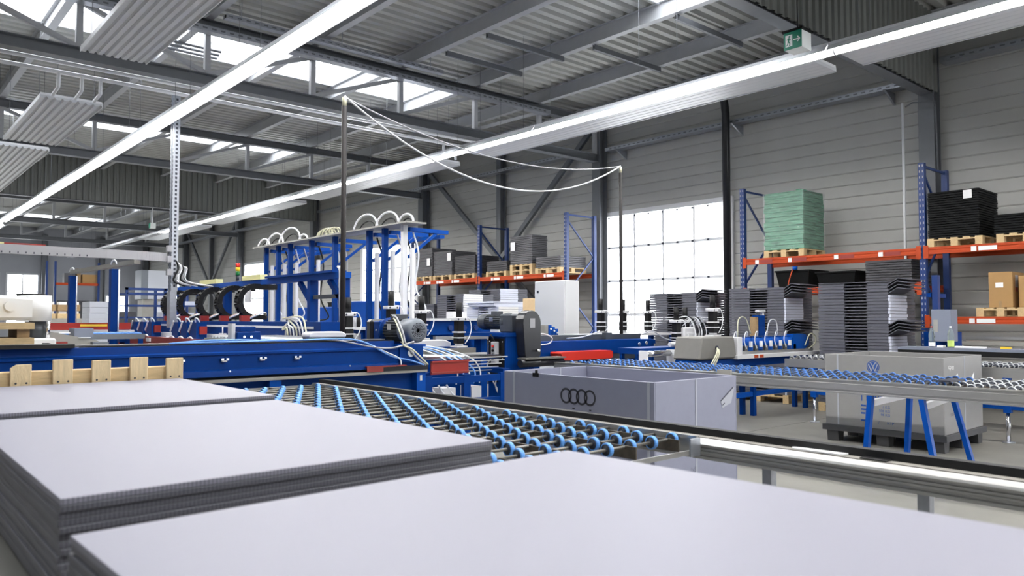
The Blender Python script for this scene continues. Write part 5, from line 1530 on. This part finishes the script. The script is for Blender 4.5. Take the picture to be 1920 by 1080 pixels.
# overhead frame
MB().box(5.44, 5.56, 9.95, 17.5, 2.09, 2.18).build('top_beam', 'blue_bright', t)
MB().box(5.38, 5.62, 10.2, 12.6, 2.181, 2.215).build('top_cover', 'blue', t)
for y in (10.05, 11.05, 14.6, 17.3):
    MB().box(5.43, 5.57, y - 0.05, y + 0.05, 1.45, 2.09).build('frame_post', 'blue', t)
    if y < 14: MB().bar((5.5, y + 0.05, 1.75), (5.5, y + 0.45, 2.08), 0.06, 0.08).build('frame_brace', 'blue', t)
MB().box(5.47, 5.53, 10.12, 10.98, 1.80, 1.86).build('frame_bar', 'motor_grey', t)
for (y0, y1) in ((15.0, 15.9), (12.9, 13.7)):
    MB().box(5.42, 5.56, y0, y1, 2.182, 2.27).build('junction_box', 'pale_yellow', t)
for i in range(4):
    MB().tube([(5.36 + 0.03 * i, 9.98 + 0.02 * i, 2.25), (5.35 + 0.03 * i, 9.90 + 0.02 * i, 2.2), (5.35 + 0.03 * i, 9.88 + 0.02 * i, 1.15)], 0.022, 6).build('cable', ('hose_grey', 'hose_cream', 'black', 'hose_white')[i], t)
sg = MB().cyl((5.46, 14.0, 2.2), (5.46, 14.0, 2.30), 0.03, 10).build('signal_tower', 'hub', t)
for i, c in enumerate(('lamp_green', 'lamp_yellow', 'lamp_red')):
    MB().cyl((5.46, 14.0, 2.30 + 0.075 * i), (5.46, 14.0, 2.372 + 0.075 * i), 0.04, 12).build('signal_lamp', c, sg)
MB().box(5.36, 5.37, 13.15, 13.4, 1.78, 2.08).build('notice_sheet', 'paper', t)
# chains
lk = MB()
lk.box(-0.085, 0.085, -0.02, 0.02, -0.075, 0.075)
lk = MB()
for s in (-1, 1):
    lk.box(-0.042, 0.042, s * 0.075 - 0.012, s * 0.075 + 0.012, -0.045, 0.045)
lk.box(-0.02, 0.02, -0.063, 0.063, 0.03, 0.043).box(-0.02, 0.02, -0.063, 0.063, -0.043, -0.03)
lkm = lk.mesh('chain_link', 'black')
for (y, tilt) in ((17.1, 0), (16.1, 0.1), (14.95, 0.1), (13.95, -0.1), (13.0, 0.0)):
    ch = MB().box(5.15, 5.3, y - 0.09, y + 0.09, 1.451, 1.50).build('cable_chain', 'black', t)
    pts = [Vector((5.72, y, 2.05)), Vector((5.55, y, 2.05))]
    pts += arc((5.36, y, 1.79), 0.27, PI / 2, PI * 1.5, 16, (1, 0, 0), (0, 0, 1))
    pts += [Vector((5.5, y, 1.52)), Vector((5.6, y, 1.52))]
    # walk along with equal steps
    dense = []
    for a, b in zip(pts[:-1], pts[1:]):
        for k in range(12): dense.append(a.lerp(b, k / 12))
    acc = 0; last = dense[0]; nxt = 0.0
    for i in range(1, len(dense)):
        acc += (dense[i] - last).length; last = dense[i]
        if acc >= nxt:
            d = (dense[min(i + 1, len(dense) - 1)] - dense[i - 1]).normalized()
            o = inst(lkm, 'chain_link', ch, dense[i], (0, -math.atan2(d.z, d.x), 0))
            nxt += 0.085
    MB().tube([p + Vector((0, 0.0, 0)) for p in pts], 0.03, 6).build('cable_bundle', 'black', ch)
    for k in range(3):
        hose(t, [(5.55, y - 0.05 + 0.05 * k, 1.54), (5.5, y - 0.15, 1.60), (5.3, y - 0.2 - 0.05 * k, 1.56), (5.15, y - 0.15, 1.46)], 0.016, ('hose_cream', 'red', 'hose_white')[k])
    MB().box(5.05, 5.2, y - 0.24, y - 0.15, 1.451, 1.55).build('red_valve', 'red', t)
for i in range(7):
    yy = 10.0 + 0.1 * i
    hose(t, [(4.95, 10.9 - 0.05 * i, 1.5), (4.9, yy + 0.2, 1.52 - 0.03 * i), (4.85, yy - 0.05, 1.35), (4.85, yy - 0.1, 1.15)], 0.014, ('hose_cream', 'hose_white', 'hose_grey')[i % 3])

# roller bed between the rail machine and the chain machine
t = thing('roller_bed', 'steel roller bed behind the blue rail machine', 'conveyor', (4.0, 9.2, 0))
rm = MB().cyl((3.55, 0, 0), (4.45, 0, 0), 0.025, 8).mesh('roller', 'wheel_steel')
for i in range(16):
    inst(rm, 'roller', t, (0, 8.3 + 0.11 * i, 1.25))
for x in (3.53, 4.47):
    MB().box(x - 0.02, x + 0.02, 8.2, 10.1, 1.16, 1.25).build('side_rail', 'alu', t)
    for y in (8.4, 9.9):
        MB().box(x - 0.02, x + 0.02, y - 0.03, y + 0.03, 0, 1.16).build('leg', 'blue', t)

# ================================================================== CABLE COLUMN with ducts
t = thing('cable_column', 'perforated steel cable column hanging from the truss', 'column', (4.22, 14.0, 1.9))
for dy in (-0.07, 0.07):
    MB().box(4.16, 4.28, 13.86 + dy, 13.89 + dy, 1.9, 5.75).build('channel', 'galv', t)
    h = MB()
    for i in range(46):
        z = 1.98 + i * 0.08
        h.box(4.20, 4.24, 13.857 + dy, 13.861 + dy, z, z + 0.045)
    h.build('slots', 'hub', t, kind='stuff')
h = MB()
for dy in (-0.07, 0.07):
    for i in range(46):
        z = 1.98 + i * 0.08
        h.box(4.158, 4.161, 13.865 + dy, 13.885 + dy, z, z + 0.045)
h.build('slots', 'hub', t, kind='stuff')
MB().box(4.15, 4.27, 13.8, 13.98, 1.2, 1.9).build('junction_cabinet', 'galv', t)
for i in range(6):
    hose(t, [(4.2 + 0.02 * i, 13.84, 2.6 - 0.05 * i), (4.28 + 0.03 * i, 13.75, 2.35), (4.18 + 0.05 * i, 13.72, 2.1), (4.4 + 0.12 * i, 13.75, 2.0)], 0.014, ('black', 'hose_grey', 'hose_white')[i % 3])
for z in (2.2, 2.45, 2.65):
    MB().box(4.08, 4.16, 13.76, 13.86, z, z + 0.12).build('socket_box', 'hose_grey', t)
t.location = (4.72, 15.45, 1.9 + 0.12)
t = thing('cable_duct', 'pale cable duct with curved end running to the cable column', 'cable duct', (1.5, 14.0, 2.5))
mb = MB()
pth = [(-3.2, 14.0), (3.0, 14.0), (3.5, 14.02), (3.85, 14.1), (4.02, 14.22)]
pth = [(-3.2, 14.0), (2.6, 14.0)] + [tuple(p[:2]) for p in bez([(3.2, 14.0, 0), (3.8, 14.02, 0), (4.10, 14.08, 0), (4.27, 14.18, 0)], 6)]
for (a, b) in zip(pth[:-1], pth[1:]):
    mb.bar((a[0], a[1], 2.59), (b[0], b[1], 2.59), 0.05, 0.16)
mb.build('duct', 'hose_grey', t)
for i in range(40):
    x = -1.6 + 0.115 * i
    MB().box(x - 0.008, x + 0.008, 13.968, 13.976, 2.525, 2.555).build('slot', 'hub', t)
MB().box(1.02, 1.65, 13.98, 14.02, 2.671, 2.70).build('marker_strip', 'pale_yellow', t)
MB().box(1.65, 2.25, 13.98, 14.02, 2.671, 2.695).build('marker_strip', 'red', t)
for x in (-2.5, 0.2):
    MB().cyl((x, 14.0, 2.67), (x, 14.0, 5.72), 0.006, 5).build('suspension_wire', 'steel_paint', t)
t.location = (1.8, 15.1, 2.57)
t = thing('feed_rail', 'grey tube rail on two blue posts behind the cable duct', 'rail', (3.9, 17, 0))
MB().bar((4.1, 15.4, 2.56), (3.82, 19.4, 2.54), 0.12, 0.08).build('tube', 'machine_grey', t)
for y, x in ((16.2, 3.89), (19.3, 3.79)):
    p = MB().box(x - 0.06, x + 0.06, y - 0.09, y + 0.09, 0.0, 2.45).build('post', 'blue', t)
    MB().box(x + 0.065, x + 0.09, y - 0.09, y - 0.03, 0.2, 2.45).build('post_conduit', 'chrome', p)
    MB().tube(arc((x, y, 2.54), 0.09, 0, PI, 10, (0.3, -1, 0), (0, 0, 1)), 0.014, 5).build('hose_loop', 'hose_white', p)

# ================================================================== ROBOT and neighbours at the far side
t = thing('robot_arm', 'white industrial robot arm reaching across a wooden stack', 'robot', (1.45, 9.1, 0))
MB().prism([(-1.6, 1.48), (1.44, 1.48), (1.44, 1.715), (1.15, 1.73), (0.7, 1.70), (0.0, 1.64), (-1.6, 1.56)], 'y', 8.94, 9.24).build('arm', 'robot_white', t, bevel=0.03)
MB().cyl((1.45, 9.09, 1.475), (1.45, 9.09, 1.735), 0.155, 24).build('wrist_housing', 'robot_white', t)
MB().cyl((1.42, 9.09, 1.735), (1.42, 9.09, 1.75), 0.13, 24).build('wrist_cap', 'black', t)
MB().cyl((1.22, 8.90, 1.62), (1.22, 8.96, 1.62), 0.05, 16).build('side_cap', 'robot_white', t)
MB().cyl((1.47, 9.1, 1.30), (1.47, 9.1, 1.47), 0.10, 18).build('column', 'motor_grey', t)
MB().cyl((1.56, 9.0, 1.30), (1.56, 9.0, 1.47), 0.02, 10).build('rod', 'chrome', t)
MB().prism([(1.33, 0.0), (1.63, 0.0), (1.63, 1.30), (1.36, 1.30), (1.33, 1.2)], 'y', 8.95, 9.3).build('pedestal', 'robot_white', t, bevel=0.02)
MB().lathe([(0.17, 0.0), (0.19, 1.0), (0.21, 1.17), (0.17, 1.20), (0.12, 1.19), (0.01, 1.17)], (1.42, 8.75, 0), 'z', 22).build('base_bowl', 'robot_white', t)
MB().tube(bez([(1.50, 8.93, 1.245), (1.57, 8.92, 1.24), (1.60, 8.92, 1.2), (1.60, 8.92, 1.05)], 5), 0.008, 5).build('cable', 'black', t)
MB().box(1.27, 1.36, 8.50, 8.58, 1.12, 1.24).build('plug', 'red_brown', t)
t = thing('timber_stack', 'wooden boards stacked under the white robot arm', 'timber', (0.4, 8.5, 0))
MB().box(-1.5, 1.33, 8.3, 8.9, 1.40, 1.46).build('board', 'wood', t)
MB().box(-1.5, 1.33, 8.3, 8.9, 1.26, 1.32).build('board', 'wood', t)
for x in (-1.2, -0.2, 0.8, 1.2):
    MB().box(x, x + 0.1, 8.35, 8.85, 1.32, 1.40).build('spacer', 'wood_dark', t)
MB().box(-1.4, 1.2, 8.3, 8.9, 0.0, 1.26).build('crate', 'machine_grey', t)

t = thing('console_machine', 'grey sloped console with paper sheets beyond the robot', 'machine', (2.5, 12.1, 0))
MB().prism([(2.1, 0.0), (2.78, 0.0), (2.78, 1.14), (2.68, 1.19), (2.1, 1.32)], 'y', 12.0, 12.5).build('body', 'machine_grey', t)
MB().box(2.42, 2.66, 12.1, 12.45, 1.23, 1.36).build('monitor_box', 'cabinet_grey', t)
MB().box(2.22, 2.36, 12.05, 12.2, 1.29, 1.305).build('paper', 'paper', t)
MB().box(2.45, 2.6, 11.98, 12.06, 1.225, 1.235).build('paper', 'paper', t)
MB().box(2.6, 2.8, 11.85, 11.99, 0.9, 1.17).build('side_box', 'motor_light', t)
for z in (1.05, 1.15):
    MB().box(2.0, 2.3, 11.9, 11.98, z, z + 0.03).build('red_tray', 'red_brown', t)
t = thing('red_beam_machine', 'long red machine beam with a yellow label', 'machine', (3.6, 17.6, 0))
MB().box(2.9, 4.55, 17.5, 17.7, 1.27, 1.41).build('beam', 'red', t)
MB().box(3.6, 4.1, 17.494, 17.499, 1.335, 1.38).build('label', 'yellow', t)
MB().box(2.9, 4.6, 17.4, 17.5, 1.22, 1.26).build('rail', 'machine_light', t)
MB().box(3.5, 4.5, 17.52, 17.68, 0.3, 1.0).build('red_panel', 'red', t)
for x in (3.0, 4.4):
    MB().box(x - 0.06, x + 0.06, 17.52, 17.68, 0, 1.27).build('leg', 'blue', t)
t = thing('roller_conveyor', 'small blue roller conveyor before the red beam', 'conveyor', (3.8, 15.3, 0))
rm2 = MB().cyl((0, 14.95, 0), (0, 15.75, 0), 0.03, 8).mesh('roller', 'hose_blue')
for i in range(12):
    inst(rm2, 'roller', t, (2.95 + 0.1 * i, 0, 1.22))
for y in (14.92, 15.78):
    MB().box(2.9, 4.12, y - 0.02, y + 0.02, 1.13, 1.22).build('side_rail', 'motor_light', t)
    for x in (3.0, 4.05):
        MB().box(x - 0.04, x + 0.04, y - 0.02, y + 0.02, 0, 1.13).build('leg', 'blue', t)
MB().box(3.05, 3.95, 15.0, 15.04, 0.4, 1.0).build('red_panel', 'red_brown', t)

# crates, wrapped stacks and shelves in the distance
for i, x in enumerate((4.75, 5.1, 5.45)):
    t = thing('crate_tower', 'distant tower of wooden crates with white paper, ' + ('first', 'second', 'third')[i] + ' of three', 'crate', (x, 28, 0), 'distant crate towers')
    for k in range(7):
        z = k * 0.29
        MB().box(x, x + 0.28, 27.9, 28.3, z, z + 0.2).build('crate', 'wood' if k % 2 else 'wood_dark', t)
        MB().box(x + 0.03, x + 0.25, 27.95, 28.25, z + 0.2, z + 0.288).build('paper_pack', 'paper', t)
MB().box(4.2, 6.6, 26.5, 27.2, 1.2, 1.5).build('low_wall_panel', 'machine_grey', label='low grey panel in front of the distant crates', cat='panel')
MB().box(4.3, 6.5, 26.6, 27.1, 0.0, 1.199).build('plinth', 'machine_grey', label='grey plinth under the low panel', cat='plinth')
def wrapped(x0, x1, y0, y1, n, th, m_, lb):
    t = thing('wrapped_stack', lb, 'load', ((x0 + x1) / 2, (y0 + y1) / 2, 0))
    for k in range(n):
        e = random.uniform(0, 0.02)
        MB().box(x0 + e, x1 - e, y0, y1, k * th, (k + 1) * th - 0.006).build('layer', m_, t)
wrapped(5.15, 5.75, 24.0, 24.9, 12, 0.165, 'clear_wrap', 'pale film wrapped stack beside the blue post')
wrapped(5.85, 6.45, 24.2, 24.9, 10, 0.17, 'tray_dark', 'dark wrapped stack next to the pale one')
wrapped(6.7, 7.4, 23.0, 24.0, 9, 0.17, 'tray_mid', 'grey stack behind the blue sheet shelf')
wrapped(7.5, 8.2, 25.0, 26.0, 11, 0.17, 'clear_wrap', 'pale stack behind the blue sheet shelf')
t = thing('sheet_shelf', 'blue open shelf loaded with pale sheets', 'shelf', (5.7, 20.8, 0))
for x in (5.2, 6.1, 6.9):
    for y in (20.4, 21.2):
        MB().box(x - 0.03, x + 0.03, y - 0.03, y + 0.03, 0, 2.26).build('post', 'blue_rack', t)
for k in range(6):
    z = 0.6 + 0.3 * k
    MB().box(5.2, 6.9, 20.37, 20.43, z, z + 0.04).build('bar', 'blue_rack', t)
    MB().box(5.2, 6.9, 21.17, 21.23, z, z + 0.04).build('bar', 'blue_rack', t)
    if k < 5: MB().box(6.15, 6.85, 20.45, 21.15, z + 0.041, z + 0.14).build('sheet_pack', 'divider_pale', t)
MB().box(5.17, 6.93, 20.37, 20.43, 2.2, 2.26).build('bar', 'blue_rack', t)
t = thing('far_shelf', 'distant shelf with orange beam and brown goods at the end wall', 'shelf', (9.5, 53.8, 0))
for x in (9.15, 9.6, 12.0):
    MB().box(x - 0.06, x + 0.06, 53.5, 53.6, 0, 5.0).build('post', 'blue_rack', t)
MB().box(9.6, 12.0, 53.5, 53.6, 3.55, 3.7).build('beam', 'orange', t)
MB().box(10.1, 10.7, 53.61, 54.2, 3.7, 4.3).build('goods', 'tray_mid', t)
MB().box(10.8, 11.0, 53.61, 54.2, 3.7, 4.6).build('goods', 'wood_dark', t)
MB().box(11.1, 11.9, 53.61, 54.2, 3.7, 4.25).build('goods', 'cardboard', t)
MB().box(9.7, 11.9, 53.61, 54.4, 0.0, 2.6).build('goods', 'tray_dark', t)
t = thing('machine_hood', 'pale grey machine hood standing far back by the shelf', 'machine', (10.9, 38.5, 0))
MB().box(10.3, 10.6, 38.0, 39.0, 2.4, 3.75).build('hood', 'motor_light', t)
MB().box(10.6, 11.6, 38.0, 39.0, 2.4, 3.75).build('hood', 'clear_wrap', t)
MB().box(10.4, 11.5, 38.1, 38.9, 0, 2.4).build('body', 'machine_grey', t)
